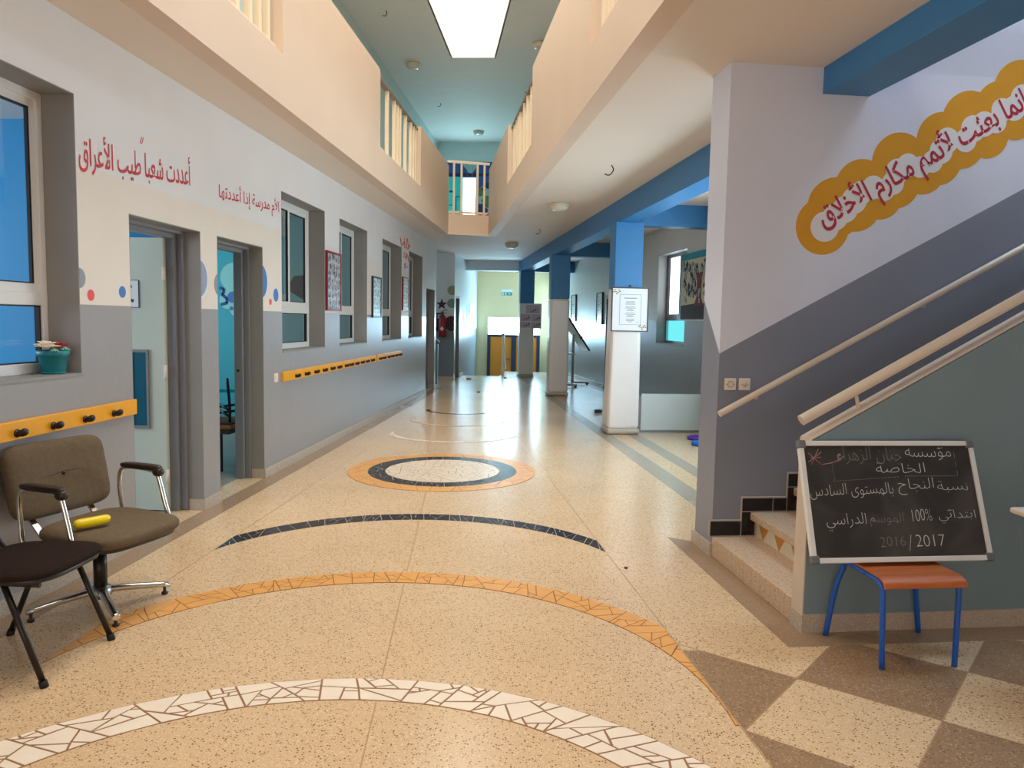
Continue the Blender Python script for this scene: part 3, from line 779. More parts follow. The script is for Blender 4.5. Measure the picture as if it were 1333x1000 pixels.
# ---- left doors
def door_left(idx, a0, a1, leaf):
    root = thing('door_%d' % idx, '', '', (XL, (a0 + a1) / 2, 0), kind='structure')
    q = MB(); t = 0.006; top = 2.12
    q.box(XL - 0.13, XL - 0.0005, a0, a0 + t, 0, top); q.box(XL - 0.13, XL - 0.0005, a1 - t, a1, 0.086, top); q.box(XL - 0.13, XL - 0.0005, a0, a1, top - t, top)
    obj('reveal', q, 'reveal', root)
    q = MB()
    for (x0, x1, f) in ((XL - 0.17, XL - 0.118, 0.03), (XL - 0.25, XL - 0.17, 0.062)):
        q.box(x0, x1, a0, a0 + f, 0, top); q.box(x0, x1, a1 - f, a1, 0, top); q.box(x0, x1, a0, a1, top - f, top)
    obj('frame', q, 'frame_metal', root, bevel=0.006)
    if leaf == 'open':
        y1 = a1 - 0.062; hx = XL - 0.235; W = 0.83
        lf = obj('door_leaf', MB().box(hx - W, hx, y1 - 0.04, y1, 0.012, 2.06), 'door_leaf', root, bevel=0.003)
        v = MB()
        xa, xb, z0, z1 = hx - 0.265, hx - 0.125, 0.64, 1.232
        for (p0, p1, r0, r1) in ((xa, xa + 0.016, z0, z1), (xb - 0.016, xb, z0, z1), (xa, xb, z0, z0 + 0.02), (xa, xb, z1 - 0.02, z1)):
            v.box(p0, p1, y1 - 0.056, y1 + 0.004, r0, r1)
        obj('vision_frame', v, 'frame_metal', lf)
        obj('vision_pane', MB().box(xa + 0.016, xb - 0.016, y1 - 0.047, y1 - 0.042, z0 + 0.02, z1 - 0.02), 'vision', lf)
        hg = MB()
        for z in (0.28, 1.07, 1.80): hg.cyl((hx + 0.008, y1 - 0.046, z - 0.05), (hx + 0.008, y1 - 0.046, z + 0.05), 0.009); hg.box(hx - 0.012, hx + 0.006, y1 - 0.046, y1 - 0.038, z - 0.045, z + 0.045)
        obj('hinge', hg, 'switch', lf)
        pk = MB()
        pk.box(hx - 0.31, hx - 0.19, y1 - 0.046, y1 - 0.041, 1.545, 1.745)
        nt_ = obj('notice', pk, 'paper', lf)
        k = MB()
        for (cx, cz, an) in ((hx - 0.275, 1.690, 0.35), (hx - 0.262, 1.603, -0.35)):
            k.obox((cx, y1 - 0.0465, cz), (0.035 * math.cos(an), 0, 0.035 * math.sin(an)), (0, 0.0008, 0), (-0.011 * math.sin(an), 0, 0.011 * math.cos(an)))
            for (p0, p1) in ((-0.04, 0.0),): pass
        for (p0, p1, r0, r1) in ((hx - 0.31, hx - 0.19, 1.743, 1.747), (hx - 0.31, hx - 0.19, 1.543, 1.547), (hx - 0.192, hx - 0.188, 1.545, 1.745)): k.box(p0, p1, y1 - 0.047, y1 - 0.041, r0, r1)
        obj('notice_print', k, 'ink_dark', lf)
    if leaf == 'closed':
        lf = obj('door_leaf', MB().box(XL - 0.22, XL - 0.175, a0 + 0.06, a1 - 0.06, 0.01, 2.06), 'reveal', root)
        obj('door_handle', MB().cyl((XL - 0.175, a0 + 0.13, 1.0), (XL - 0.13, a0 + 0.13, 1.0), 0.01).cyl((XL - 0.135, a0 + 0.13, 1.0), (XL - 0.135, a0 + 0.25, 1.0), 0.009), 'steel', lf)
    if leaf == 'ajar':
        y1 = a1 - 0.062; hx = XL - 0.25
        k = MB().cyl((XL - 0.212, a1 - 0.063, 1.0), (XL - 0.212, a1 - 0.069, 1.0), 0.012)
        obj('strike_plate', k, 'gasket', root)
    return root
M['vision'] = mat('dark_teal_vision_pane', (20, 88, 108), 0.25)
door_left(1, *DOOR[0], 'open'); door_left(2, *DOOR[1], 'ajar'); door_left(3, *DOOR[2], 'closed')

# ---- classrooms behind the left wall
def room(name, y0, y1, wall_m, zc=2.96):
    q = MB(); q.box(-7.0, XL - 0.24, y0 - 0.05, y0, 0, SOF); q.box(-7.0, XL - 0.24, y1, y1 + 0.05, 0, SOF)
    struct('wall_partition', q, wall_m)
    q = MB(); wall_grid(q, (y0, y1), (0, SOF), [(y0 + 0.8, y1 - 0.8, 0.9, 2.6)], onX, -6.8, -7.0); struct('wall_outer', q, wall_m)
    q = MB(); q.box(-7.0, XL - 0.24, y0, y1, zc, SOF); struct('ceiling_classroom', q, 'room_ceiling')
room('blue', 0.3, 5.57, 'blue_room')
room('teal', 5.67, 10.79, 'teal_room')
room('grey', 10.89, 16.0, 'grey_room')
# painted murals in the teal classroom, a grey shape and a reflection-toned sheet
wallm = MB(); wallm.box(-6.7, -2.96, 10.775, 10.789, 0, 2.95)
mural_wall = struct('wall_mural', wallm, 'teal_room')
def onmural(a, z, t): return (a, 10.775 - t, z)
q = MB()
for cx, cz, r in ((-4.80, 2.06, 0.21), (-4.78, 1.80, 0.22), (-4.90, 1.72, 0.13), (-4.72, 1.62, 0.16)): q.prism(circle(cx, cz, r), onmural, 0, 0.002 + 0.0004 * r)
obj('painted_cloud', q, 'cloud_teal', mural_wall)
q = MB(); q.prism(circle(-4.82, 1.765, 0.085), onmural, 0, 0.005); q.prism(circle(-4.845, 1.60, 0.03), onmural, 0, 0.005)
obj('painted_dot', q, 'dot_blue', mural_wall)
q = MB()
pts = [(-5.02, 1.90), (-4.955, 1.885), (-4.965, 1.83), (-4.985, 1.80), (-4.91, 1.745), (-4.915, 1.68), (-5.0, 1.655)]
for p, r_ in zip(pts, pts[1:]): q.obox(onmural((p[0] + r_[0]) / 2, (p[1] + r_[1]) / 2, 0.004), Vector((r_[0] - p[0], 0, r_[1] - p[1])) * 0.58, (0, 0.002, 0), Vector((-(r_[1] - p[1]), 0, r_[0] - p[0])).normalized() * 0.022)
obj('painted_squiggle', q, 'mural_blue', mural_wall)
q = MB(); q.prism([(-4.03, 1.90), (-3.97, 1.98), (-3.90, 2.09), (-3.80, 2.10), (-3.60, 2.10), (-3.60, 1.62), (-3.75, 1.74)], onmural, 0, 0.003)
obj('grey_peaked_shape', q, 'dark_grey', mural_wall)  # dark grey peaked shape flat on the wall
obj('reflection_tone_panel', MB().prism([(-4.45, 0.0), (-2.97, 0.0), (-2.97, 2.94), (-4.45, 2.94)], onmural, 0, 0.0015), 'reflection_tone', mural_wall)  # sheet puts the grey of pane reflections into the wall colour

# ---- end of the left wall: side passage, second wall, end wall
b = MB(); b.box(-6.0, XL, 16.1, 16.16, 0, SOF); struct('wall_passage_near', b, 'wall_two')
b = MB(); b.box(-6.0, -2.60, 18.3, 18.42, 0, SOF); wall_ext = struct('wall_passage_far', b, 'wall_two')
b = MB(); b.box(-6.1, -6.0, 16.1, 18.42, 0, SOF); struct('wall_passage_end', b, 'wall_two')
b = MB(); b.box(-2.62, -2.585, 18.286, 18.3, 0, 0.085); b.box(-4.5, -2.60, 18.286, 18.3, 0, 0.085); b.box(-2.6, -2.586, 18.3, 18.45, 0, 0.085); b.box(-2.6, -2.586, 19.3, 20.0, 0, 0.085); struct('baseboard_passage', b, 'skirting')
b = MB(); wall_grid(b, (18.42, 23.4), (-1, SOF), [(18.47, 19.27, 0, 2.10)], onX, -2.60, -2.80)
wall_two = struct('wall_second_left', b, 'wall_two')
root = thing('door_4', '', '', (-2.6, 18.87, 0), kind='structure')
q = MB(); q.box(-2.72, -2.60, 18.47, 18.53, 0, 2.1); q.box(-2.72, -2.60, 19.21, 19.27, 0, 2.1); q.box(-2.72, -2.60, 18.47, 19.27, 2.04, 2.1); obj('frame', q, 'frame_metal', root)
obj('door_leaf', MB().box(-2.72, -2.68, 18.53, 19.21, 0, 2.04), 'reveal', root)
b = MB(); b.box(-2.60, 3.2, 23.3, 23.45, -1.0, SOF); wall_end = struct('wall_end', b, 'yellow_wall')
# double door with a bright transom
root = thing('door_5', '', '', (-1.43, 23.3, -1.0), kind='structure')
Y = 23.3; x0, x1, xm = -2.257, -0.61, -1.425
q = MB()
q.box(x0, x0 + 0.10, Y - 0.05, Y, -1, 1.06); q.box(x1 - 0.10, x1, Y - 0.05, Y, -1, 1.06); q.box(x0, x1, Y - 0.05, Y, 0.985, 1.06); q.box(xm - 0.075, xm + 0.075, Y - 0.055, Y, -1, 1.0)
obj('frame', q, 'navy', root)
for s, (p0, p1) in enumerate(((x0 + 0.10, xm - 0.075), (xm + 0.075, x1 - 0.10))):
    lf = obj('door_leaf', MB().box(p0, p1, Y - 0.03, Y, -1, 0.985), 'orange_door', root)
    hx = p1 - 0.05 if s == 0 else p0 + 0.05
    if s == 0: obj('door_handle', MB().cyl((hx, Y - 0.03, 0.30), (hx, Y - 0.08, 0.30), 0.014).cyl((hx, Y - 0.075, 0.30), (hx - 0.12, Y - 0.075, 0.30), 0.012), 'black_metal', lf)
tr = obj('transom_pane', MB().box(x0 + 0.01, x1 - 0.01, Y - 0.012, Y - 0.004, 1.06, 1.585), 'transom', root)
q = MB(); q.box(x0, x0 + 0.02, Y - 0.03, Y, 1.06, 1.60); q.box(x1 - 0.02, x1, Y - 0.03, Y, 1.06, 1.60); q.box(x0, x1, Y - 0.03, Y, 1.585, 1.605); obj('transom_frame', q, 'alu', root)

# ---- soffit (gallery floor) round the open well
b = MB()
pe = Rw(1.165, 14.49); pi = Rw(1.215, 14.53)
b.flat([(-6.1, -4), (-2.21, -4), (-2.21, 14.28), (-6.1, 14.28)], SOF + 0.001, 3.4)
b.flat([(-6.1, 14.28), (-2.21, 14.28), pi, Rw(4.2, 14.53), Rw(4.2, 24.5), (-6.1, 23.5)], SOF + 0.001, 3.4)
b.flat([Rw(1.215, 4.55), Rw(4.2, 4.55), Rw(4.2, 14.53), pi], SOF + 0.001, 3.4)
b.flat([Rw(1.215, -4), Rw(2.45, -4), Rw(2.45, 4.55), Rw(1.215, 4.55)], SOF + 0.001, 3.4)
ceiling = struct('ceiling', b, 'ceiling')

# ---- gallery parapets
b = MB(); wall_grid(b, (-4, 14.23), (SOF, 4.39), [(-1.9, 0.65, 3.5, 5), (3.2, 5.755, 3.5, 5), (8.85, 11.40, 3.5, 5)], onX, -2.16, -2.31)
struct('wall_inner_left', b, 'parapet')
b = MB(); wall_grid(b, (-4, 14.49), (SOF, 4.36), [(-2.1, 0.45, 3.5, 5), (2.98, 5.53, 3.5, 5), (8.60, 11.15, 3.5, 5)], onX, 1.165, 1.315)
struct('wall_inner_right', b, 'parapet', FR)
P0, P1 = Vector((-2.16, 14.23, 0)), Vector((*pe, 0))
ed = (P1 - P0); el = ed.length; ea = math.atan2(ed.y, ed.x)
FE = Matrix.Translation(P0) @ Matrix.Rotation(ea, 4, 'Z')
b = MB(); b.box(0, el, 0, 0.15, SOF, 3.5); struct('wall_inner_end', b, 'parapet', FE)

# ---- upper storey
b = MB(); b.box(-3.55, -3.45, -4, 20.6, 3.4, 6.3); struct('wall_upper_left', b, 'upper_wall')
b = MB(); b.box(3.4, 3.5, 4.85, 20.5, 3.4, 6.3); struct('wall_upper_right', b, 'upper_wall', FR)
b = MB(); b.box(-3.55, 3.0, 20.6, 20.75, 3.4, 6.3); wall_up = struct('wall_upper_end', b, 'upper_wall')
SKE = 14.06
s0 = Rw(1.19, 0); tk = lambda Y: (1.19 - nR[1] * Y) / nR[0]     # x of the right skylight edge at Y
b = MB(); ZC = 6.3
SKS = 0.6
b.flat([(-3.6, SKS), (-2.10, SKS), (-2.10, SKE + 0.01), (-3.6, SKE + 0.01)], ZC, ZC + 0.15)
b.flat([(-3.6, SKE + 0.01), (4.0, SKE + 0.01), (4.0, 20.8), (-3.6, 20.8)], ZC, ZC + 0.15)
b.flat([(tk(SKS) + 0.01, SKS), (7.5, SKS), (7.5, SKE + 0.01), (tk(SKE) + 0.01, SKE + 0.01)], ZC, ZC + 0.15)
b.flat([(-3.6, -4), (7.5, -4), (7.5, SKS), (-3.6, SKS)], ZC, ZC + 0.15)
struct('ceiling_upper', b, 'upper_ceiling')
b = MB(); b.box(-2.12, -2.09, SKS, SKE, ZC, 7.0); b.box(-2.09, tk(SKE), SKE, SKE + 0.03, ZC, 7.0); b.box(-2.12, tk(SKS) + 0.03, SKS - 0.03, SKS, ZC, 7.0); struct('wall_skylight', b, 'white')
b = MB(); b.prism([(tk(SKS), SKS), (tk(SKS) + 0.03, SKS), (tk(SKE) + 0.03, SKE), (tk(SKE), SKE)], lambda x, y, t: (x, y, t), ZC, 7.0); struct('wall_skylight', b, 'white')
root = thing('window_8', '', '', (-1.0, 7, 7.0), kind='structure')
obj('skylight_glazing', MB().flat([(-2.12, SKS - 0.03), (tk(SKS) + 0.03, SKS - 0.03), (tk(SKE) + 0.03, SKE + 0.03), (-2.12, SKE + 0.03)], 7.0, 7.03), 'skylight', root)
# upper end wall: open turquoise door, bright window, mural
def onup(a, z, t): return (a, 20.6 - t, z)
obj('mural_panel', MB().prism([(-3.3, 3.4), (-1.7, 3.4), (-1.7, 5.78), (-3.3, 5.78)], onup, 0, 0.01), 'mural_blue', wall_up)
q = MB()
q.prism([(-2.80, 5.78), (-2.53, 5.42), (-2.26, 5.78)], onup, 0.005, 0.014); q.prism([(-2.15, 4.4), (-2.30, 4.75), (-2.30, 5.05), (-1.9, 5.35), (-1.9, 4.4)], onup, 0.005, 0.014)
obj('mural_peak', q, 'mural_pale', wall_up)
q = MB()
for cx, cz, r in ((-2.26, 4.98, 0.12), (-2.06, 4.72, 0.16)): q.prism(circle(cx, cz, r), onup, 0.008, 0.018)
obj('mural_bush', q, 'mural_green', wall_up)
q = MB()
for cx, cz, r in ((-2.03, 5.15, 0.09), (-2.16, 5.05, 0.06), (-2.2, 4.5, 0.16)): q.prism(circle(cx, cz, r), onup, 0.010, 0.022)
q.prism([(-3.2, 5.40), (-1.75, 5.40), (-1.75, 5.48), (-3.2, 5.48)], onup, 0.004, 0.016)
obj('mural_dark_shape', q, 'mural_navy', wall_up)  # navy discs and band of the mural
q = MB(); q.tube([onup(-2.36 + 0.05 * k, 4.62 + 0.09 * math.sin(k * 0.7), 0.02) for k in range(9)], 0.012, 6)
obj('mural_line', q, 'mural_pale', wall_up)
root = thing('window_9', '', '', (-2.55, 20.6, 3.4), kind='structure')
obj('pane', MB().prism([(-2.72, 3.45), (-2.40, 3.45), (-2.38, 5.35), (-2.72, 5.35)], onup, 0.0, 0.022), 'upper_pane', root)
root = thing('door_6', '', '', (-2.9, 20.6, 3.4), kind='structure')
lf = obj('door_leaf', MB().box(-3.12, -2.73, 20.54, 20.59, 3.41, 5.37), 'turquoise', root)
q = MB()
for (p0, p1, r0, r1) in ((-2.92, -2.90, 4.0, 4.85), (-2.80, -2.78, 4.0, 4.85), (-2.92, -2.78, 4.83, 4.85), (-3.09, -3.0, 4.6, 4.62), (-3.09, -3.0, 4.95, 5.0)): q.box(p0, p1, 20.53, 20.54, r0, r1)
obj('door_panel_groove', q, 'mural_navy', lf)

# ---- beams and columns of the right side
b = MB(); b.box(2.50, 2.77, 4.85, 20.9, 2.82, SOF + 0.02); struct('beam_main', b, 'blue_paint', FR)
for dd in (9.98, 15.05, 20.0):
    b = MB(); b.box(2.77, 4.0, dd, dd + 0.25, 2.82, SOF + 0.02); struct('beam_cross', b, 'blue_paint', FR)
b = MB(); b.box(-2.60, -1.05, 20.45, 20.75, 2.85, SOF + 0.02); struct('beam_end', b, 'wall_two')
b = MB(); b.box(2.45, 2.76, -4, 4.56, 2.95, 3.42); struct('beam_right', b, 'blue_paint', FR)
def column(d0, taper):
    root = thing('column', '', '', (2.65, d0 + 0.15, 0), FR, kind='structure')
    q = MB(); q.box(2.46, 2.84, d0, d0 + 0.3, 1.955, 2.825); obj('upper_shaft', q, 'blue_paint', root, bevel=0.012)
    q = MB(); n0, n1 = 2.455 - taper * 0.35, 2.845 + taper * 0.15
    v = [(n0, d0 - 0.01, 0.07), (n1, d0 - 0.01, 0.07), (n1, d0 + 0.31, 0.07), (n0, d0 + 0.31, 0.07), (2.452, d0 - 0.004, 1.96), (2.846, d0 - 0.004, 1.96), (2.846, d0 + 0.304, 1.96), (2.452, d0 + 0.304, 1.96)]
    q.add(v, [(0, 3, 2, 1), (4, 5, 6, 7), (0, 1, 5, 4), (1, 2, 6, 5), (2, 3, 7, 6), (3, 0, 4, 7)])
    obj('lower_shaft', q, 'white_column', root, bevel=0.05 if taper else 0.02)
    q = MB(); q.box(n0 - 0.015, n1 + 0.012, d0 - 0.025, d0 + 0.325, 0, 0.085); obj('plinth', q, 'skirting', root, bevel=0.05 if taper else 0.01)
    return root
column(9.70, 0.10); column(14.75, 0.03); column(19.70, 0.0)

# ---- right wall of the bay
b = MB()
wall_grid(b, (4.85, 24.5), (-1, SOF), [(11.2, 12.62, 1.15, 2.67), (15.42, 16.36, 0, 2.10), (6.0, 8.6, 0.9, 2.6)], onX, 3.97, 4.21)
wall_right = struct('wall_right', b, 'right_wall', FR)
b = MB(); b.box(3.952, 3.97, 16.36, 21.8, 0, 0.085); b.box(3.952, 3.97, 4.85, 15.42, 0, 0.085); struct('baseboard_right', b, 'skirting', FR)
root = thing('window_6', '', '', (4.0, 11.9, 1.15), FR, kind='structure')
q = MB(); a0, a1, z0, z1 = 11.2, 12.62, 1.15, 2.67
q.box(3.972, 4.2, a1 - 0.008, a1, z0, z1); q.box(3.972, 4.2, a0, a0 + 0.008, z0, z1); q.box(3.972, 4.2, a0, a1, z1 - 0.008, z1); q.box(3.965, 4.2, a0, a1, z0 - 0.005, z0 + 0.014); obj('reveal', q, 'reveal', root)
q = MB(); x0, x1 = 4.13, 4.18
q.box(x0, x1, a0, a0 + 0.06, z0, z1); q.box(x0, x1, a1 - 0.06, a1, z0, z1); q.box(x0, x1, a0, a1, z0, z0 + 0.06); q.box(x0, x1, a0, a1, z1 - 0.06, z1); q.box(x0, x1, a0, a1, 1.55, 1.66); q.box(x0, x1, 11.86, 11.93, 1.6, z1)
obj('frame', q, 'steel', root)
q = MB(); q.box(x0 - 0.004, x1, 11.93, 11.95, 1.66, z1 - 0.06); q.box(x0 - 0.004, x1, 11.84, 11.86, 1.66, z1 - 0.06); q.box(x0 - 0.004, x1, a1 - 0.075, a1 - 0.06, 1.66, z1 - 0.06); obj('gasket', q, 'gasket', root)
obj('pane', MB().box(x1 - 0.012, x1 - 0.006, a0 + 0.05, a1 - 0.05, 1.64, z1 - 0.05), 'sky_pane', root)
obj('lower_pane', MB().box(x1 - 0.012, x1 - 0.006, a0 + 0.05, a1 - 0.05, z0 + 0.05, 1.57), 'cyan_pane', root)
root = thing('door_7', '', '', (4.0, 15.9, 0), FR, kind='structure')
q = MB(); q.box(3.965, 4.1, 16.28, 16.36, 0, 2.1); q.box(3.965, 4.1, 15.42, 15.50, 0, 2.1); q.box(3.965, 4.1, 15.42, 16.36, 2.02, 2.1); obj('frame', q, 'frame_metal', root)
obj('door_leaf', MB().box(4.03, 4.07, 15.5, 16.28, 0.01, 2.02), 'door_leaf', root)
root = thing('window_7', '', '', (4.1, 7.3, 0.9), FR, kind='structure')
q = MB()
for (p0, p1, r0, r1) in ((6.0, 6.06, 0.9, 2.6), (8.54, 8.6, 0.9, 2.6), (6.0, 8.6, 0.9, 0.96), (6.0, 8.6, 2.54, 2.6), (7.27, 7.33, 0.9, 2.6)): q.box(4.13, 4.18, p0, p1, r0, r1)
obj('frame', q, 'alu', root)
obj('pane', MB().box(4.17, 4.176, 6.05, 8.55, 0.95, 2.55), 'sky_pane', root)

# ---- stair: back wall, pier, half wall, steps
b = MB(); b.box(1.85, 6.6, 4.55, 4.85, 0, 6.3); wall_stair = struct('wall_rear_right', b, 'stair_wall', FR)
b = MB(); b.box(1.832, 2.0, 4.535, 4.868, 0, 0.085); struct('baseboard_pier', b, 'skirting', FR)
b = MB()
hw = [(1.85, 0), (6.2, 0), (6.2, 0.95 + 0.557 * 4.35), (1.85, 0.95)]
b.prism(hw, lambda a, z, t: (a, t, z), 3.36, 3.46); struct('wall_front_right', b, ['half_wall'], FR)
b = MB(); sl = Vector((1, 0, 0.557)).normalized(); up_ = Vector((-sl.z, 0, sl.x))
b.prism([(1.846, 0.952), (6.2, 0.952 + 0.557 * 4.354), (6.2, 0.958 + 0.557 * 4.354), (1.846, 0.958)], lambda a, z, t: (a, t, z), 3.361, 3.468)
b.box(1.844, 1.852, 3.361, 3.468, 0.0, 0.952)
struct('trim_1', b, 'coping', FR)
b = MB(); b.box(1.84, 6.2, 3.348, 3.36, 0, 0.09); b.box(1.838, 1.85, 3.348, 3.468, 0, 0.09); struct('baseboard_front', b, 'skirting', FR)
RUN, RISE = 0.287, 0.16
root = thing('staircase', 'terrazzo stair with orange and white riser tiles rising behind the half wall', 'stairs', (1.85, 4.0, 0), FR, kind='structure')
q = MB(); q.box(1.85, 2.5, 3.46, 4.55, 0, 0.13); obj('first_step', q, 'step', root, bevel=0.006)
for k in range(1, 10):
    n0, z1 = 2.10 + RUN * (k - 1), 0.13 + RISE * k
    q = MB(); q.box(n0, n0 + RUN + 0.05, 3.46, 4.55, z1 - 0.05, z1); tr = obj('tread', q, 'step', root, bevel=0.006)
    if k < 4:
        q = MB(); q.box(n0 + 0.045, n0 + 0.12, 3.46, 4.55, z1 - RISE, z1 - 0.05); rs = obj('riser', q, 'tri_white', root)
        t = MB(); dd = 4.52
        while dd - 0.17 > 3.46:
            t.prism([(dd, z1 - 0.05), (dd - 0.17, z1 - 0.05), (dd - 0.085, z1 - RISE)], lambda a, z, s_: (n0 + 0.045 - s_, a, z), -0.004, 0.002); dd -= 0.215
        obj('orange_triangle', t, 'tri_orange', rs)
    else:
        q = MB(); q.box(n0 + 0.045, n0 + 0.12, 3.46, 4.55, z1 - RISE, z1 - 0.05); obj('riser', q, 'tri_white', root)
# stepped black skirting tiles on the back wall
q = MB(); g = MB()
def tile(n0, n1, z0, z1):
    q.box(n0 + 0.004, n1 - 0.004, 4.535, 4.55, z0 + 0.004, z1 - 0.004); g.box(n0 - 0.004, n1 + 0.004, 4.540, 4.55, z0 - 0.004, z1 + 0.006)
tile(1.83, 2.04, 0.135, 0.235); tile(2.04, 2.135, 0.135, 0.295); tile(2.04, 2.25, 0.295, 0.385); tile(2.25, 2.345, 0.295, 0.385); tile(2.345, 2.43, 0.295, 0.455); tile(2.345, 2.56, 0.455, 0.545)
tile(2.56, 2.64, 0.455, 0.70); tile(2.64, 2.92, 0.615, 0.705)
tl = obj('skirting_tile', q, 'tile_black', wall_stair); obj('skirting_grout', g, 'tile_grout', wall_stair)

# ---- closing walls of the shell (outside the picture)
b = MB(); wall_grid(b, (-3.6, 7.5), (0, 6.45), [(-2.4, 1.2, 0.0, 2.75)], onY, -4.0, -4.2); struct('wall_back', b, 'white')
root = thing('door_8', '', '', (-0.6, -4, 0), kind='structure')
q = MB()
for (p0, p1, r0, r1) in ((-2.4, -2.33, 0, 2.75), (1.13, 1.2, 0, 2.75), (-2.4, 1.2, 2.68, 2.75), (-0.64, -0.56, 0, 2.75), (-2.4, 1.2, 2.1, 2.16)): q.box(p0, p1, -4.12, -4.06, r0, r1)
obj('frame', q, 'alu', root)
q = MB(); q.add([(-2.4, -4.09, 0), (1.2, -4.09, 0), (1.2, -4.09, 2.75), (-2.4, -4.09, 2.75)], [(0, 1, 2, 3)]); obj('pane', q, 'glass', root)
b = MB(); b.box(6.6, 6.75, -4.5, 4.85, 0, 6.3); struct('wall_right_near', b, 'white', FR)

# ================================================================== THINGS
def cushion(b, c, r, e1=0.35, e2=0.35, nu=20, nv=36, mi=0, mtx=None, dent=0.0):
    """pillow-like rounded block (superellipsoid)"""
    def sp(x, e): return math.copysign(abs(x) ** e, x)
    v = []; f = []
    for i in range(nu + 1):
        ph = -PI / 2 + PI * i / nu
        for k in range(nv):
            th = 2 * PI * k / nv
            p = Vector((r[0] * sp(math.cos(ph), e1) * sp(math.cos(th), e2), r[1] * sp(math.cos(ph), e1) * sp(math.sin(th), e2), r[2] * sp(math.sin(ph), e1)))
            if dent and p.z > 0: p.z -= dent * max(0, 1 - (p.x / r[0]) ** 2 * 1.5) * max(0, 1 - (p.y / r[1]) ** 2 * 1.5)
            if mtx: p = mtx @ p
            v.append(Vector(c) + p)
    for i in range(nu):
        for k in range(nv):
            f.append((i * nv + k, i * nv + (k + 1) % nv, (i + 1) * nv + (k + 1) % nv, (i + 1) * nv + k))
    return b.add(v, f, mi, True)
def smooth_path(pts, n=8):
    """Catmull-Rom through the points"""
    P = [Vector(p) for p in pts]; P = [P[0] * 2 - P[1]] + P + [P[-1] * 2 - P[-2]]
    out = []
    for i in range(1, len(P) - 2):
        for k in range(n):
            t = k / n; a, b_, c, d = P[i - 1], P[i], P[i + 1], P[i + 2]
            out.append(0.5 * ((2 * b_) + (-a + c) * t + (2 * a - 5 * b_ + 4 * c - d) * t * t + (-a + 3 * b_ - 3 * c + d) * t ** 3))
    out.append(P[-2]); return out

# ---- painted writing and dots on the left wall
def onleft(a, z, t): return (XL + t, a, z)
q = lettering('أعددت شعباً طيب الأعراق'.replace('ً', ''), 4.08, 5.345, 2.275, 2.525, lambda a, z, t: onleft(a, z + 0.085 * (a - 4.08), t), 0.0025, 0.006)
for dx in (0.0, 0.018): q.obox(onleft(4.712 + dx, 2.600 + 0.004, 0.0012), (0.0012, 0, 0), (0, 0.010, 0.022), (0, -0.0022, 0.001))
wr = obj('painted_writing', q, 'red_paint', wall_left); wr['label'] = 'red painted writing over the first door'
q = lettering('الأم مدرسة إذا أعددتها', 5.80, 7.06, 2.37, 2.555, lambda a, z, t: onleft(a, z + 0.05 * (a - 5.8), t), 0.0025, 0.004)
wr = obj('painted_writing', q, 'red_paint', wall_left); wr['label'] = 'red painted writing over the second door'
q = MB(); rnd = random.Random(3)
for (y0, y1, z0, z1, n) in ((12.45, 13.25, 2.70, 2.90, 6), (12.66, 13.15, 2.52, 2.63, 4), (12.78, 13.08, 2.36, 2.45, 3)):
    for k in range(n):
        ya = y0 + (y1 - y0) * k / n; wd = (y1 - y0) / n
        pts = [(ya + wd * rnd.random() * 1.3, z0 + (z1 - z0) * rnd.random()) for _ in range(4)]
        q.tube(smooth_path([onleft(a, z, 0.001) for a, z in pts], 5), 0.007, 6)
wr = obj('painted_writing', q, 'red_paint', wall_left); wr['label'] = 'small red scribbled writing between the far windows'
def dot(y, z, r, m, half=None, white=True):
    """disc cut off by a wall edge at half = ('>', y) or ('<', y)"""
    for rr, mm, t in ((r * 1.12, 'cloud_white', 0.001), (r, m, 0.002)):
        p = circle(y, z, rr)
        if half: p = clip(p, *((1, 0, half[1]) if half[0] == '<' else (-1, 0, -half[1])))
        if mm != 'cloud_white' or white: obj('painted_dot' if mm != 'cloud_white' else 'dot_outline', MB().prism(p, onleft, 0, t), mm, wall_left)
dot(4.052, 1.693, 0.057, 'dot_slate', ('>', 4.058), False); dot(4.154, 1.60, 0.033, 'dot_red'); dot(4.466, 1.631, 0.036, 'dot_blue')
dot(5.44, 1.772, 0.142, 'dot_grey', ('>', 5.486)); dot(5.79, 1.74, 0.09, 'dot_slate', ('<', 5.754), False); dot(6.60, 1.811, 0.155, 'dot_blue', ('>', 6.661), False)
dot(6.832, 1.632, 0.030, 'dot_red'); dot(6.966, 1.699, 0.062, 'dot_blue'); dot(8.52, 1.86, 0.14, 'dot_purple', ('>', 8.456), False)

# ---- coat racks
def rack(y0, y1, hooks, label):
    root = thing('coat_rack', label, 'coat rack', (XL, (y0 + y1) / 2, 0.862), group='yellow coat racks along the left wall')
    obj('board', MB().box(XL, XL + 0.026, y0, y1, 0.862, 0.957), 'rack_yellow', root, bevel=0.004)
    for y in hooks:
        q = MB()
        q.lathe([(0.001, 0.026), (0.021, 0.026), (0.021, 0.032), (0.013, 0.036), (0.011, 0.05)], (XL, y, 0.897), 14, axis='x')
        q.tube(smooth_path([(XL + 0.030, y, 0.895), (XL + 0.050, y, 0.897), (XL + 0.066, y, 0.904)], 4), [0.015, 0.015, 0.015, 0.016, 0.017, 0.018, 0.018, 0.019, 0.019], 12)
        q.ball((XL + 0.068, y, 0.905), (0.016, 0.020, 0.019), 12, 8)
        obj('hook', q, 'black_plastic', root)
rack(2.70, 4.555, [2.96, 3.23, 3.497, 3.764, 4.031, 4.304], 'yellow coat rack board with black knobs behind the two chairs')
rack(7.09, 9.07, [7.42, 7.71, 8.02, 8.31, 8.60, 8.87], 'yellow coat rack board under the widest narrow window, beside the light switch')
rack(9.085, 10.755, [9.12 + 0.06, 9.40, 9.66, 9.93, 10.19, 10.48], 'yellow coat rack board in the middle of the three joined boards')
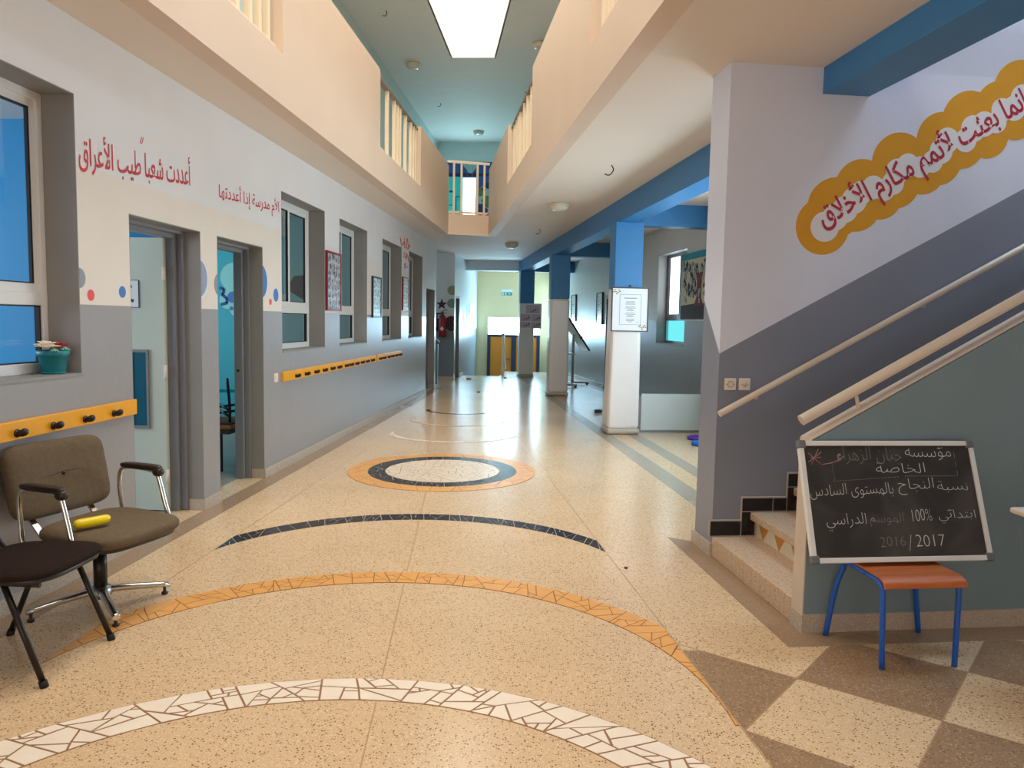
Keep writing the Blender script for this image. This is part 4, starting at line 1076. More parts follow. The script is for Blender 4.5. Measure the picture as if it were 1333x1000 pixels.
rack(10.83, 12.53, [10.95, 11.2, 11.5, 11.76, 12.04, 12.32], 'yellow coat rack board at the far end of the three joined boards')

# ---- posters on the left wall
def poster(y0, y1, z0, z1, fm, sheet, label, ft=0.03):
    root = thing('poster', label, 'poster', (XL, (y0 + y1) / 2, z0), group='framed photo posters between the windows')
    q = MB(); w_ = 0.022
    for (p0, p1, r0, r1) in ((y0, y0 + w_, z0, z1), (y1 - w_, y1, z0, z1), (y0, y1, z0, z0 + w_), (y0, y1, z1 - w_, z1)): q.box(XL, XL + ft, p0, p1, r0, r1)
    obj('frame', q, fm, root)
    obj('print', MB().box(XL, XL + ft - 0.008, y0 + w_, y1 - w_, z0 + w_, z1 - w_), sheet, root)
poster(8.46, 9.01, 1.575, 2.262, 'frame_red', 'photo_sheet', 'poster of grey photographs in a red frame between first two narrow windows')
poster(10.57, 11.07, 1.505, 2.098, 'frame_black', 'photo_sheet_pale', 'pale photo poster in a black frame between second and third narrow windows')
poster(12.62, 13.12, 1.636, 2.21, 'frame_red', 'photo_sheet_pale', 'small red edged poster under the scribbled red writing')

# ---- light switch and flower pot
root = thing('light_switch', 'small ivory light switch beside the second door', 'switch', (XL, 6.94, 0.872))
obj('plate', MB().box(XL, XL + 0.010, 6.895, 6.985, 0.872, 0.955), 'switch', root, bevel=0.003)
obj('rocker', MB().box(XL + 0.009, XL + 0.015, 6.92, 6.96, 0.89, 0.937), 'switch', root, bevel=0.002)
PX, PY, PZ = -2.79, 3.945, WZ0 + 0.0125
root = thing('flower_pot', 'teal plastic pot of artificial flowers on the first window sill', 'flower pot', (PX, PY, PZ))
obj('pot', MB().lathe([(0.001, 0), (0.054, 0), (0.057, 0.012), (0.058, 0.014), (0.073, 0.098), (0.080, 0.098), (0.082, 0.128), (0.076, 0.129), (0.072, 0.112), (0.001, 0.110)], (PX, PY, PZ), 28), 'teal_plastic', root)
obj('saucer', MB().lathe([(0.001, 0), (0.058, 0), (0.064, 0.011), (0.060, 0.012), (0.054, 0.005)], (PX, PY, PZ), 28), 'teal_plastic', root)
obj('soil', MB().lathe([(0.001, 0.116), (0.071, 0.114)], (PX, PY, PZ), 24), 'soil', root)
def blossom(name, c, r, m, n=12):
    q = MB(); rn_ = random.Random(int(c[1] * 1000))
    for lay in range(3):
        for k in range(n - lay * 3):
            a = 2 * PI * k / (n - lay * 3) + lay * 0.4; el = 0.1 + lay * 0.5
            d = Vector((math.cos(a) * math.cos(el), math.sin(a) * math.cos(el), math.sin(el))); s_ = d.cross(Vector((0, 0, 1))).normalized()
            R_ = r * (1 - lay * 0.22); u_ = s_.cross(d)
            v = [Vector(c), Vector(c) + d * R_ * 0.6 + s_ * R_ * 0.26 + u_ * 0.006, Vector(c) + d * R_, Vector(c) + d * R_ * 0.6 - s_ * R_ * 0.26 + u_ * 0.006]
            v2 = [p - u_ * 0.004 for p in v]
            q.add(v + v2, [(0, 1, 2, 3), (7, 6, 5, 4), (0, 4, 5, 1), (1, 5, 6, 2), (2, 6, 7, 3), (3, 7, 4, 0)], 0, False)
    q.ball(Vector(c) + Vector((0, 0, 0.01)), r * 0.3, 8, 6)
    return obj(name, q, m, root)
blossom('white_flower', (PX + 0.01, PY - 0.055, PZ + 0.150), 0.062, 'flower_white'); blossom('white_flower', (PX - 0.035, PY - 0.02, PZ + 0.158), 0.05, 'flower_white')
blossom('red_flower', (PX + 0.0, PY + 0.045, PZ + 0.146), 0.056, 'flower_red'); blossom('red_flower', (PX - 0.04, PY + 0.05, PZ + 0.150), 0.045, 'flower_red')
blossom('mint_flower', (PX + 0.062, PY + 0.015, PZ + 0.132), 0.024, 'leaf_mint', 8); blossom('mint_flower', (PX + 0.05, PY - 0.06, PZ + 0.128), 0.022, 'leaf_mint', 8)

# ---- black visitor chair (front left)
root = thing('visitor_chair', 'black visitor chair with dark tube legs in front of the brown armchair', 'chair', (-2.25, 3.0, 0))
q = MB(); tilt = Matrix.Rotation(-0.03, 3, 'Y')
cushion(q, (-2.240, 3.0, 0.442), (0.235, 0.245, 0.032), 0.75, 0.55, mtx=tilt); obj('seat', q, 'black_fabric', root)
q = MB(); cushion(q, (-2.235, 3.0, 0.421), (0.222, 0.232, 0.020), 0.5, 0.55, mtx=tilt); obj('seat_shell', q, 'black_plastic', root)
q = MB(); cushion(q, (-2.560, 3.0, 0.735), (0.030, 0.225, 0.135), 0.5, 0.45, mtx=Matrix.Rotation(-0.22, 3, 'Y')); obj('backrest', q, 'black_fabric', root)
for y in (2.79, 3.215):
    s_ = 1 if y > 3 else -1
    q = MB(); q.tube([(-2.028, y + 0.012 * s_, 0.012), (-2.195, y, 0.425)], 0.0125, 12); lg = obj('front_leg', q, 'black_metal', root)
    q = MB(); q.cyl((-2.025, y + 0.012 * s_, 0), (-2.033, y + 0.012 * s_, 0.026), 0.0165, 12); obj('rubber_foot', q, 'rubber', lg)
    q = MB(); q.tube([(-2.512, y + 0.012 * s_, 0.012), (-2.330, y, 0.425)], 0.0125, 12); lg = obj('rear_leg', q, 'black_metal', root)
    q = MB(); q.cyl((-2.515, y + 0.012 * s_, 0), (-2.505, y + 0.012 * s_, 0.026), 0.0165, 12); obj('rubber_foot', q, 'rubber', lg)
    q = MB(); q.tube(smooth_path([(-2.06, y - 0.03 * s_, 0.405), (-2.25, y - 0.012 * s_, 0.412), (-2.43, y - 0.03 * s_, 0.405), (-2.485, y - 0.06 * s_, 0.46), (-2.535, y - 0.09 * s_, 0.62), (-2.565, y - 0.1 * s_, 0.72)], 6), 0.011, 10); obj('side_tube', q, 'black_metal', root)
for x in (-2.10, -2.40): obj('cross_tube', MB().cyl((x, 2.80, 0.402), (x, 3.20, 0.402), 0.010, 10), 'black_metal', root)
root.location.y -= 0.03

# ---- brown swivel armchair
FB = Matrix.Translation((-2.305, 3.560, 0)) @ Matrix.Rotation(-0.26, 4, 'Z')
root = thing('armchair', 'olive brown upholstered swivel armchair with chrome arms against the wall', 'armchair', (0, 0, 0), FB)
q = MB(); cushion(q, (0.085, 0, 0.425), (0.250, 0.272, 0.050), 0.7, 0.5, 24, 44, mtx=Matrix.Rotation(0.03, 3, 'Y'), dent=0.012); obj('seat', q, 'brown_fabric', root)
q = MB(); cushion(q, (0.085, 0, 0.384), (0.228, 0.245, 0.020), 0.4, 0.45); obj('seat_pan', q, 'dark_brown', root)
q = MB(); cushion(q, (0, 0, 0), (0.190, 0.285, 0.048), 0.55, 0.32, 24, 44, mtx=None, dent=0.010)
mt = Matrix.Translation((-0.285, 0.02, 0.655)) @ Matrix.Rotation(PI / 2 - 0.20, 4, 'Y')
q.xf(mt); bk = obj('backrest', q, 'brown_fabric', root)
q = MB()
q.tube(smooth_path([tuple(mt @ Vector((-0.015 + 0.006 * math.sin(k), -0.16 + 0.04 * k, 0.037))) for k in range(9)], 3), 0.0035, 6); obj('tufted_crease', q, 'dark_brown', bk)
q = MB(); q.ball(tuple(mt @ Vector((-0.012, 0.0, 0.037))), (0.012, 0.012, 0.012), 10, 6); obj('button', q, 'dark_brown', bk)
for y in (-0.17, 0.17): obj('back_bracket', MB().bar((-0.17, y, 0.39), (-0.29, y + 0.01, 0.50), 0.03, 0.012), 'chrome', root)
for y in (-0.292, 0.292):
    q = MB()
    q.tube(smooth_path([(-0.13, y * 0.86, 0.372), (-0.15, y, 0.40), (-0.162, y, 0.50), (-0.165, y, 0.60), (-0.145, y, 0.652), (-0.09, y, 0.668), (0.03, y, 0.664), (0.085, y, 0.650), (0.105, y, 0.622), (0.140, y, 0.50), (0.165, y, 0.405), (0.15, y * 0.86, 0.372)], 6), 0.0125, 10)
    ar = obj('arm_tube', q, 'chrome', root)
    q = MB(); cushion(q, (-0.015, y, 0.677), (0.135, 0.024, 0.017), 0.6, 0.5); cushion(q, (0.102, y, 0.655), (0.028, 0.024, 0.024), 0.8, 0.7); obj('arm_pad', q, 'dark_brown', ar)
q = MB(); q.lathe([(0.001, 0.095), (0.032, 0.095), (0.032, 0.30), (0.028, 0.30), (0.028, 0.37), (0.06, 0.372), (0.06, 0.385), (0.001, 0.385)], (0, 0, 0), 20); obj('column', q, 'black_metal', root)
q = MB(); q.lathe([(0.001, 0.055), (0.045, 0.055), (0.052, 0.075), (0.045, 0.112), (0.001, 0.115)], (0, 0, 0), 20); obj('hub', q, 'steel', root)
for k, a in enumerate((44, 134, 224, 314)):
    a = math.radians(a) + 0.26; d = Vector((math.cos(a), math.sin(a), 0)); s_ = Vector((-d.y, d.x, 0))
    q = MB(); v = []
    for i in range(9):
        t = i / 8; h = 0.090 - 0.040 * t ** 1.3; wd = 0.026 - 0.008 * t; th_ = 0.019 - 0.005 * t
        for j in range(10):
            g = 2 * PI * j / 10; v.append(d * (0.02 + 0.305 * t) + s_ * wd * math.cos(g) + Vector((0, 0, h + th_ * math.sin(g))))
    f = [(i * 10 + j, i * 10 + (j + 1) % 10, (i + 1) * 10 + (j + 1) % 10, (i + 1) * 10 + j) for i in range(8) for j in range(10)]
    q.add(v, f, 0, True); q.add(v[-10:], [tuple(range(10))], 0)
    lg = obj('star_leg', q, 'chrome', root)
    q = MB(); q.lathe([(0.001, 0), (0.015, 0), (0.017, 0.010), (0.008, 0.018), (0.008, 0.045)], tuple(d * 0.305), 12); obj('glide_foot', q, 'black_plastic', lg)
q = MB(); pts = smooth_path([(-2.275, 3.315, 0.497), (-2.245, 3.35, 0.497), (-2.205, 3.405, 0.497), (-2.18, 3.46, 0.497)], 6); n_ = len(pts)
q.tube(pts, [0.022 * (1 - abs(2 * i / (n_ - 1) - 1) ** 6) ** 0.5 + 0.002 for i in range(n_)], 14)
tag(obj('toy_bar', q, 'yellow_plastic'), 'small yellow plastic bar lying on the brown armchair seat', 'toy')

# ---- black board leaning on a school stool
B0, B1 = Vector((1.742, 3.115, 0.428)), Vector((1.752, 3.322, 0.955))
bu = Vector((1, 0, 0)); bs = (Vector((0, B1.y - B0.y, B1.z - B0.z))); BH = bs.length; bs.normalize(); bn = bu.cross(bs) * 1.0
if bn.y > 0: bn = -bn
BW = 0.890
def onboard(a, b_, t): return tuple(B0 + bu * (a + 0.010 * b_ / BH) + bs * b_ + bn * t)
root = thing('chalkboard', 'black chalkboard with white handwriting leaning on the stool and wall', 'chalkboard', tuple(B0), FR)
def bbox_(name, a0, a1, c0, c1, t0, t1, m, par, bev=0.0):
    return obj(name, MB().prism([(a0, c0), (a1, c0), (a1, c1), (a0, c1)], onboard, t0, t1), m, par, bevel=bev)
sl_ = bbox_('slate', 0.012, BW - 0.012, 0.012, BH - 0.012, -0.010, 0.006, 'slate', root)
for nm, a0, a1, c0, c1 in (('side_frame', 0, 0.024, 0, BH), ('side_frame', BW - 0.024, BW, 0, BH), ('rail_frame', 0.024, BW - 0.024, 0, 0.024), ('rail_frame', 0.024, BW - 0.024, BH - 0.024, BH)):
    bbox_(nm, a0, a1, c0, c1, -0.012, 0.014, 'alu', root, 0.003)
for a, c in ((-0.004, -0.004), (BW - 0.036, -0.004), (-0.004, BH - 0.036), (BW - 0.036, BH - 0.036)):
    bbox_('corner_cap', a, a + 0.040, c, c + 0.040, -0.014, 0.0175, 'corner_grey', root, 0.008)
def chalk(text, u0, u1, v0, v1, m='chalk', shaped=False, sh=0.0):
    q = lettering(text, u0 * BW, u1 * BW, v0 * BH, v1 * BH, lambda a, b_, t: onboard(a, b_ + sh * a, t), 0.0072, -0.023, shaped=shaped, wob=0.05)
    return obj('chalk_writing', q, m, sl_)
chalk('مؤسسة', 0.60, 0.865, 0.835, 0.965); chalk('جنان الزهراء', 0.21, 0.575, 0.80, 0.955, 'chalk_faint')
chalk('الخاصة', 0.42, 0.70, 0.725, 0.815)
chalk('نسبة', 0.755, 0.93, 0.560, 0.655); chalk('النجاح', 0.53, 0.735, 0.525, 0.665, sh=0.02); chalk('بالمستوى السادس', 0.035, 0.50, 0.505, 0.635, 'chalk', sh=0.03)
chalk('ابتدائي', 0.735, 0.945, 0.305, 0.425); chalk('100%', 0.585, 0.695, 0.325, 0.425, shaped=True); chalk('الموسم', 0.345, 0.535, 0.285, 0.40, 'chalk_faint'); chalk('الدراسي', 0.105, 0.325, 0.255, 0.40)
chalk('2016', 0.385, 0.525, 0.12, 0.205, 'chalk_faint', shaped=True); chalk('/', 0.54, 0.562, 0.085, 0.215, shaped=True); chalk('2017', 0.585, 0.745, 0.12, 0.215, shaped=True)
q = MB()
for p in (((0.05, 0.90), (0.115, 0.80)), ((0.045, 0.82), (0.125, 0.905)), ((0.06, 0.86), (0.12, 0.86)), ((0.06, 0.80), (0.11, 0.93)), ((0.12, 0.80), (0.19, 0.82), (0.25, 0.87))):
    q.tube(smooth_path([onboard(u * BW, v * BH, 0.0065) for u, v in p], 4) if len(p) > 2 else [onboard(u * BW, v * BH, 0.0065) for u, v in p], 0.0022, 6)
obj('chalk_scribble', q, 'chalk_pink', sl_)
q = MB()
for p, s_ in ((((0.17, 0.66), (0.55, 0.695)), 22), (((0.58, 0.70), (0.885, 0.70)), 1), (((0.885, 0.70), (0.885, 0.93)), 3), (((0.175, 0.82), (0.18, 0.66)), 8)):
    (u0, v0), (u1, v1) = p
    for k in range(s_):
        f0, f1 = k / s_, (k + (1 if s_ == 1 else 0.62)) / s_
        q.tube([onboard((u0 + (u1 - u0) * f) * BW, (v0 + (v1 - v0) * f) * BH, 0.0062) for f in (f0, f1)], 0.0011, 5)
obj('chalk_line', q, 'chalk_faint', sl_)
# stool
root = thing('school_stool', 'school stool with orange plywood seat and blue tube legs under the chalkboard', 'stool', (2.18, 3.11, 0), FR)
prof = [(3.30, 0.404), (3.27, 0.414), (3.2, 0.416), (3.08, 0.413), (3.00, 0.413), (2.965, 0.408), (2.940, 0.394), (2.928, 0.372)]
pp = smooth_path([(0, d, z) for d, z in prof], 4)
q = MB(); th_ = 0.011; n_ = len(pp); v = []
for i, p in enumerate(pp):
    t = (pp[min(i + 1, n_ - 1)] - pp[max(i - 1, 0)]).normalized(); nn_ = Vector((0, t.z, -t.y))
    if nn_.z > 0: nn_ = -nn_
    for x in (1.982, 2.372): v += [(x, p.y, p.z), (x, p.y + nn_.y * th_, p.z + nn_.z * th_)]
f = []
for i in range(n_ - 1):
    a, c = 4 * i, 4 * i + 4
    f += [(a, a + 2, c + 2, c), (a + 1, c + 1, c + 3, a + 3), (a, c, c + 1, a + 1), (a + 2, a + 3, c + 3, c + 2)]
f += [(0, 1, 3, 2), (4 * n_ - 4, 4 * n_ - 2, 4 * n_ - 1, 4 * n_ - 3)]
q.add(v, f, 0, False); obj('seat', q, 'ply', root, bevel=0.003)
for s_, rx, fx, tx in ((-1, 1.945, 2.007, 1.995), (1, 2.432, 2.353, 2.358)):
    q = MB(); q.tube(smooth_path([(rx, 3.315, 0.0), ((rx * 0.4 + tx * 0.6), 3.300, 0.24), (tx - 0.004 * s_, 3.285, 0.345), (tx, 3.262, 0.380), (tx, 3.23, 0.391), (tx, 3.09, 0.389)], 6), 0.0125, 12); obj('rear_leg', q, 'blue_steel', root)
    q = MB(); q.tube(smooth_path([(tx, 3.09, 0.389), (tx, 3.01, 0.388), (tx, 2.985, 0.378), (tx * 0.9 + fx * 0.1, 2.968, 0.345), (tx * 0.5 + fx * 0.5, 2.962, 0.2), (fx, 2.957, 0.0)], 6), 0.0125, 12); obj('front_leg', q, 'blue_steel', root)
for d in (3.20, 3.02): obj('cross_tube', MB().cyl((1.99, d, 0.387), (2.36, d, 0.387), 0.009, 10), 'blue_steel', root)

# ---- writing on the stair wall
TH = math.atan(0.60)
def onstair(a, b_, t): return (2.515 + a * math.cos(TH) - b_ * math.sin(TH), 4.55 - t, 2.065 + a * math.sin(TH) + b_ * math.cos(TH))
q = MB(); k = 0
for a, b_, r in ((0.02, 0.07, 0.180), (0.15, 0.13, 0.190), (0.28, 0.09, 0.180), (0.36, 0.15, 0.185), (0.45, 0.05, 0.150), (0.58, 0.09, 0.180), (0.66, 0.17, 0.190), (0.78, 0.06, 0.160), (0.90, 0.07, 0.170), (0.98, 0.16, 0.175), (1.09, 0.08, 0.165), (1.20, 0.17, 0.195), (1.27, 0.04, 0.15), (1.42, 0.15, 0.17), (1.50, 0.06, 0.16), (1.60, 0.18, 0.19), (1.70, 0.10, 0.18), (1.82, 0.14, 0.17)):
    q.prism(circle(a, b_, r), onstair, 0, 0.0010 + 0.00005 * k); k += 1
obj('painted_cloud', q, 'gold', wall_stair)
q = MB(); k = 0
for a, b_, r in ((0.03, 0.06, 0.095), (0.12, 0.08, 0.085), (0.20, 0.09, 0.085), (0.28, 0.11, 0.085), (0.345, 0.13, 0.075), (0.43, 0.12, 0.075), (0.49, 0.07, 0.07), (0.56, 0.08, 0.075), (0.62, 0.13, 0.080), (0.70, 0.13, 0.075), (0.77, 0.08, 0.068), (0.86, 0.07, 0.070), (0.94, 0.10, 0.080), (1.01, 0.14, 0.080), (1.12, 0.08, 0.075), (1.20, 0.12, 0.085), (1.28, 0.11, 0.080), (1.36, 0.08, 0.070), (1.43, 0.13, 0.075), (1.51, 0.10, 0.080), (1.59, 0.13, 0.085), (1.67, 0.12, 0.07)):
    q.prism(circle(a, b_, r), onstair, 0, 0.0025 + 0.00005 * k); k += 1
obj('painted_cloud_centre', q, 'cloud_white', wall_stair)
q = lettering('إنما بعثت لأتمم مكارم الأخلاق', 0.02, 1.62, -0.02, 0.23, onstair, 0.0045, 0.016)
wr = obj('painted_writing', q, 'dark_red', wall_stair); wr['label'] = 'crimson painted writing in a gold cloud above the stair'

# ---- sockets on the stair wall
def plate(n0, label, sw):
    root = thing('wall_switch' if sw else 'wall_socket', label, 'switch' if sw else 'socket', (n0, 4.55, 1.09), FR)
    obj('plate', MB().box(n0 - 0.037, n0 + 0.037, 4.537, 4.55, 1.085, 1.160), 'switch', root, bevel=0.004)
    q = MB()
    if sw: q.lathe([(0.018, -0.0145), (0.020, -0.0145), (0.020, -0.010), (0.018, -0.010), (0.018, -0.0145)], (n0, 4.55, 1.122), 24, axis='y')
    else: q.lathe([(0.001, -0.0138), (0.018, -0.0138), (0.018, -0.012)], (n0, 4.55, 1.122), 24, axis='y')
    obj('switch_ring' if sw else 'socket_face', q, 'gasket' if sw else 'coping', root)
    for s_ in (-1, 1): obj('screw', MB().ball((n0 + s_ * 0.026, 4.5365, 1.122), 0.0025, 8, 6), 'gasket', root)
plate(1.927, 'ivory square plate with a dark ring on the stair wall', True); plate(2.022, 'ivory plain square plate beside the ringed plate on the stair wall', False)

# ---- hand rails of the stair
root = thing('handrail', 'cream round handrail fixed to the stair back wall', 'handrail', (1.83, 4.48, 0.93), FR)
d_ = Vector((1, 0, 0.5495))
q = MB(); p0 = Vector((1.836, 4.478, 0.938)); q.cyl(p0, p0 + d_ * 4.0, 0.020, 14); tb = obj('tube', q, 'rail', root)
for k in (0.25, 1.35, 2.45, 3.55):
    p = p0 + d_ * k; q = MB(); q.tube([p + Vector((0, 0, -0.015)), p + Vector((0, 0.02, -0.04)), p + Vector((0, 0.072, -0.04))], 0.006, 8); obj('bracket', q, 'rail', root)
root = thing('handrail', 'thick cream round handrail on a short post above the half wall', 'handrail', (1.82, 3.41, 1.04), FR)
q = MB(); p0 = Vector((1.815, 3.412, 1.043)); d2 = Vector((1, 0, 0.5545)); q.cyl(p0, p0 + d2 * 4.2, 0.0265, 18); obj('tube', q, 'rail', root)
q = MB(); e_ = d2.normalized(); q.cyl(p0 - e_ * 0.0015, p0 + e_ * 0.001, 0.022, 18); obj('end_cap', q, 'skirting', root)
for k in (0.285, 1.5, 2.7, 3.8):
    p = p0 + d2 * k; q = MB(); q.cyl(p + Vector((0.02, 0, -0.14)), p + Vector((-0.012, 0, -0.02)), 0.009, 10); q.lathe([(0.001, 0), (0.022, 0), (0.022, 0.006)], tuple(p + Vector((0.024, 0, -0.148))), 14); obj('post', q, 'rail', root)

# ---- notices on the columns
root = thing('framed_notice', 'white printed notice in a thin dark frame hung on a blue and white column', 'notice', (2.67, 9.68, 1.38), FR)
n0, n1, z0, z1, dF = 2.425, 2.925, 1.385, 1.965, 9.672
q = MB()
for (p0, p1, r0, r1) in ((n0, n0 + 0.012, z0, z1), (n1 - 0.012, n1, z0, z1), (n0, n1, z0, z0 + 0.012), (n0, n1, z1 - 0.012, z1)): q.box(p0, p1, dF - 0.008, dF + 0.02, r0, r1)
obj('frame', q, 'frame_brown', root)
obj('sheet', MB().box(n0 + 0.01, n1 - 0.01, dF, dF + 0.018, z0 + 0.01, z1 - 0.01), 'paper', root)
q = MB(); a0, a1, c0, c1 = n0 + 0.11, n1 - 0.10, z0 + 0.09, z1 - 0.09
for (p0, p1, r0, r1) in ((a0, a0 + 0.004, c0, c1), (a1 - 0.004, a1, c0, c1), (a0, a1, c0, c0 + 0.004), (a0, a1, c1 - 0.004, c1)): q.box(p0, p1, dF - 0.002, dF + 0.004, r0, r1)
rnd = random.Random(5); mid_ = (a0 + a1) / 2
q.box(mid_ - 0.085, mid_ + 0.085, dF - 0.002, dF + 0.004, c1 - 0.055, c1 - 0.045)
for k in range(17):
    wd = 0.03 + 0.045 * rnd.random(); z = c1 - 0.10 - 0.0165 * k
    if k in (3, 8, 13): continue
    q.box(mid_ - wd, mid_ + wd, dF - 0.002, dF + 0.004, z, z + 0.006)
q.box(a1 - 0.06, a1 - 0.03, dF - 0.002, dF + 0.004, c0 + 0.03, c0 + 0.036)
obj('printed_lines', q, 'ink', root)
for cx, cz, s_ in ((n0 + 0.055, z1 - 0.06, 1), (n1 - 0.065, z0 + 0.06, -1)):
    q = MB(); y_ = MB()
    for k in range(7):
        a = k * 0.9; q.prism(circle(cx + s_ * (0.014 * k - 0.03), cz - s_ * 0.0 + 0.024 * math.sin(a * 1.7), 0.009, n=10), lambda a_, b_, t: (a_, dF - t, b_), 0, 0.002)
    for k in range(4): y_.prism(circle(cx + 0.02 * math.cos(k * 1.6), cz + 0.02 * math.sin(k * 1.6), 0.017, n=12), lambda a_, b_, t: (a_, dF - t, b_), 0, 0.0015)
    obj('leaf_print', q, 'green_print', root); obj('petal_print', y_, 'flower_white', root)
obj('nail', MB().tube([(2.675, 9.699, 1.985), (2.675, 9.68, 1.985)], 0.012, 10), 'gasket', root)
root = thing('paper_notice', 'pink and white paper sheets taped on the column before the orange door', 'notice', (2.70, 19.7, 1.3), FR)
dF = 19.690
obj('backing_sheet', MB().box(2.455, 3.035, dF - 0.014, dF - 0.004, 1.30, 1.96), 'paper', root)
for (p0, p1, r0, r1) in ((2.62, 2.98, 1.70, 1.92), (2.48, 2.745, 1.49, 1.68), (2.765, 3.01, 1.49, 1.68), (2.48, 2.745, 1.32, 1.47), (2.765, 3.01, 1.32, 1.47)):
    sh_ = obj('pink_sheet', MB().box(p0, p1, dF - 0.017, dF - 0.010, r0, r1), 'pink_paper', root)
    for k in range(3):
        obj('print', MB().box(p0 + 0.12 * (p1 - p0) / 0.36 + 0.06 * k, p0 + 0.12 * (p1 - p0) / 0.36 + 0.06 * k + 0.03, dF - 0.0185, dF - 0.012, r0 + 0.03 + 0.02 * k, r0 + 0.06 + 0.03 * k), 'ink_dark', sh_)

# ---- bay behind the columns
root = thing('low_panel', 'pale grey low panel standing across the bay between column and window wall', 'panel', (3.42, 9.87, 0), FR)
obj('board', MB().box(2.93, 3.95, 9.87, 9.91, 0.035, 0.535), 'grey_panel', root, bevel=0.004)
q = MB(); q.box(2.90, 2.93, 9.86, 9.92, 0.0, 0.50); q.box(2.93, 3.95, 9.862, 9.915, 0.0, 0.035); obj('edge_trim', q, 'steel', root)
root = thing('tree_poster', 'dark poster of a family tree with photographs on the bay wall', 'poster', (3.965, 10.6, 1.57), FR)
xP = 3.968
def onbay(a, z, t): return (xP - t, a, z)
D0, D1, Z0, Z1 = 9.86, 11.36, 1.57, 2.57
obj('sheet', MB().prism([(D0, Z0), (D1, Z0), (D1, Z1), (D0, Z1)], onbay, 0, 0.012), 'mural_pale_sheet', root) if False else None
M['poster_cream'] = mat('cream_poster_paper', (196, 196, 160), 0.6, var=0.1, vscale=20)
M['poster_teal'] = mat('teal_poster_paper', (30, 140, 160), 0.6)
M['poster_ground'] = mat('brown_poster_paper', (46, 36, 34), 0.6)
M['poster_trunk'] = mat('red_brown_trunk_paper', (106, 44, 30), 0.6)
M['poster_leaf'] = mat('dark_green_leaf_paper', (30, 52, 40), 0.6)
M['poster_photo'] = mat('grey_photo_paper', (150, 154, 160), 0.5, var=0.3, vscale=50)
obj('sheet', MB().prism([(D0, Z0), (D1, Z0), (D1, Z1), (D0, Z1)], onbay, 0, 0.012), 'poster_cream', root)
obj('top_band', MB().prism([(D0, Z1 - 0.10), (D1, Z1 - 0.10), (D1, Z1), (D0, Z1)], onbay, 0.010, 0.014), 'poster_teal', root)
obj('ground', MB().prism([(D0, Z0), (D1, Z0), (D1, Z0 + 0.21), (D0 + 0.75, Z0 + 0.24), (D0, Z0 + 0.21)], onbay, 0.010, 0.014), 'poster_ground', root)
q = MB(); q.prism([(10.42, Z0 + 0.2), (10.78, Z0 + 0.2), (10.68, Z0 + 0.32), (10.68, Z0 + 0.6), (10.78, Z0 + 0.74), (10.58, Z0 + 0.66), (10.44, Z0 + 0.76), (10.50, Z0 + 0.5), (10.50, Z0 + 0.32)], onbay, 0.010, 0.017)
obj('trunk', q, 'poster_trunk', root)
q = MB(); rnd = random.Random(11)
for k in range(60):
    a = 9.98 + 1.3 * rnd.random(); z = Z0 + 0.34 + 0.50 * rnd.random(); r = 0.03 + 0.03 * rnd.random()
    q.prism([(a - r, z), (a, z - r * 1.3), (a + r, z), (a, z + r * 1.3)], onbay, 0.010, 0.0145 + 0.00005 * k)
obj('foliage', q, 'poster_leaf', root)
q = MB()
for k in range(64):
    a = 9.95 + 1.35 * rnd.random(); z = Z0 + 0.26 + 0.58 * rnd.random(); r = 0.026
    q.prism([(a - r, z - 0.034), (a + r, z - 0.034), (a + r, z + 0.034), (a - r, z + 0.034)], onbay, 0.012, 0.0185 + 0.00004 * k)
obj('photo_print', q, 'poster_photo', root)
def wall_picture(d0, d1, z0, z1, label):
    root = thing('wall_picture', label, 'picture', (3.97, (d0 + d1) / 2, z0), FR, group='framed pictures on the far right wall')
    q = MB(); w_ = 0.025
    for (p0, p1, r0, r1) in ((d0, d0 + w_, z0, z1), (d1 - w_, d1, z0, z1), (d0, d1, z0, z0 + w_), (d0, d1, z1 - w_, z1)): q.box(3.93, 3.97, p0, p1, r0, r1)
    obj('frame', q, 'frame_black', root); obj('print', MB().box(3.942, 3.97, d0 + w_, d1 - w_, z0 + w_, z1 - w_), 'photo_sheet_pale', root)
wall_picture(16.58, 17.15, 1.455, 2.18, 'glazed grey picture on the bay wall just beyond the grey door'); wall_picture(19.62, 20.24, 1.515, 2.22, 'glazed pale picture on the bay wall seen beside the second column')
# mobile board on wheels
root = thing('mobile_board', 'tilted grey board on a wheeled metal stand beside the second column', 'board', (3.40, 17.0, 0), FR)
q = MB()
q.bar((3.42, 16.75, 0.055), (3.42, 17.9, 0.055), 0.05, 0.04); q.bar((3.42, 16.8, 0.055), (2.95, 16.8, 0.055), 0.05, 0.04); q.bar((3.42, 17.5, 0.055), (4.0 - 0.12, 17.5, 0.055), 0.05, 0.04); obj('base', q, 'steel', root)
obj('post', MB().bar((3.40, 17.1, 0.06), (3.40, 17.1, 1.22), 0.06, 0.06, up=(1, 0, 0)), 'steel', root)
u_ = Vector((-0.394, 0, 0.580)).normalized(); nn_ = Vector((0.827, 0, 0.562))
bd = obj('board', MB().obox(Vector((3.67, 17.0, 0.85)) + u_ * 0.62, u_ * 0.62, Vector((0, 0.45, 0)), Vector((u_.z, 0, -u_.x)) * 0.014), 'grey_panel', root)
for s_ in (-0.455, 0.455): obj('edge_frame', MB().bar(Vector((3.67, 17.0 + s_, 0.85)), Vector((3.67, 17.0 + s_, 0.85)) + u_ * 1.24, 0.025, 0.04), 'black_metal', bd)
obj('tray', MB().box(3.14, 3.36, 16.62, 17.3, 0.755, 0.78), 'alu', root)
obj('clamp_knob', MB().ball(tuple(Vector((3.67, 16.53, 0.85)) + u_ * 0.36), 0.035, 10, 8), 'black_plastic', root)
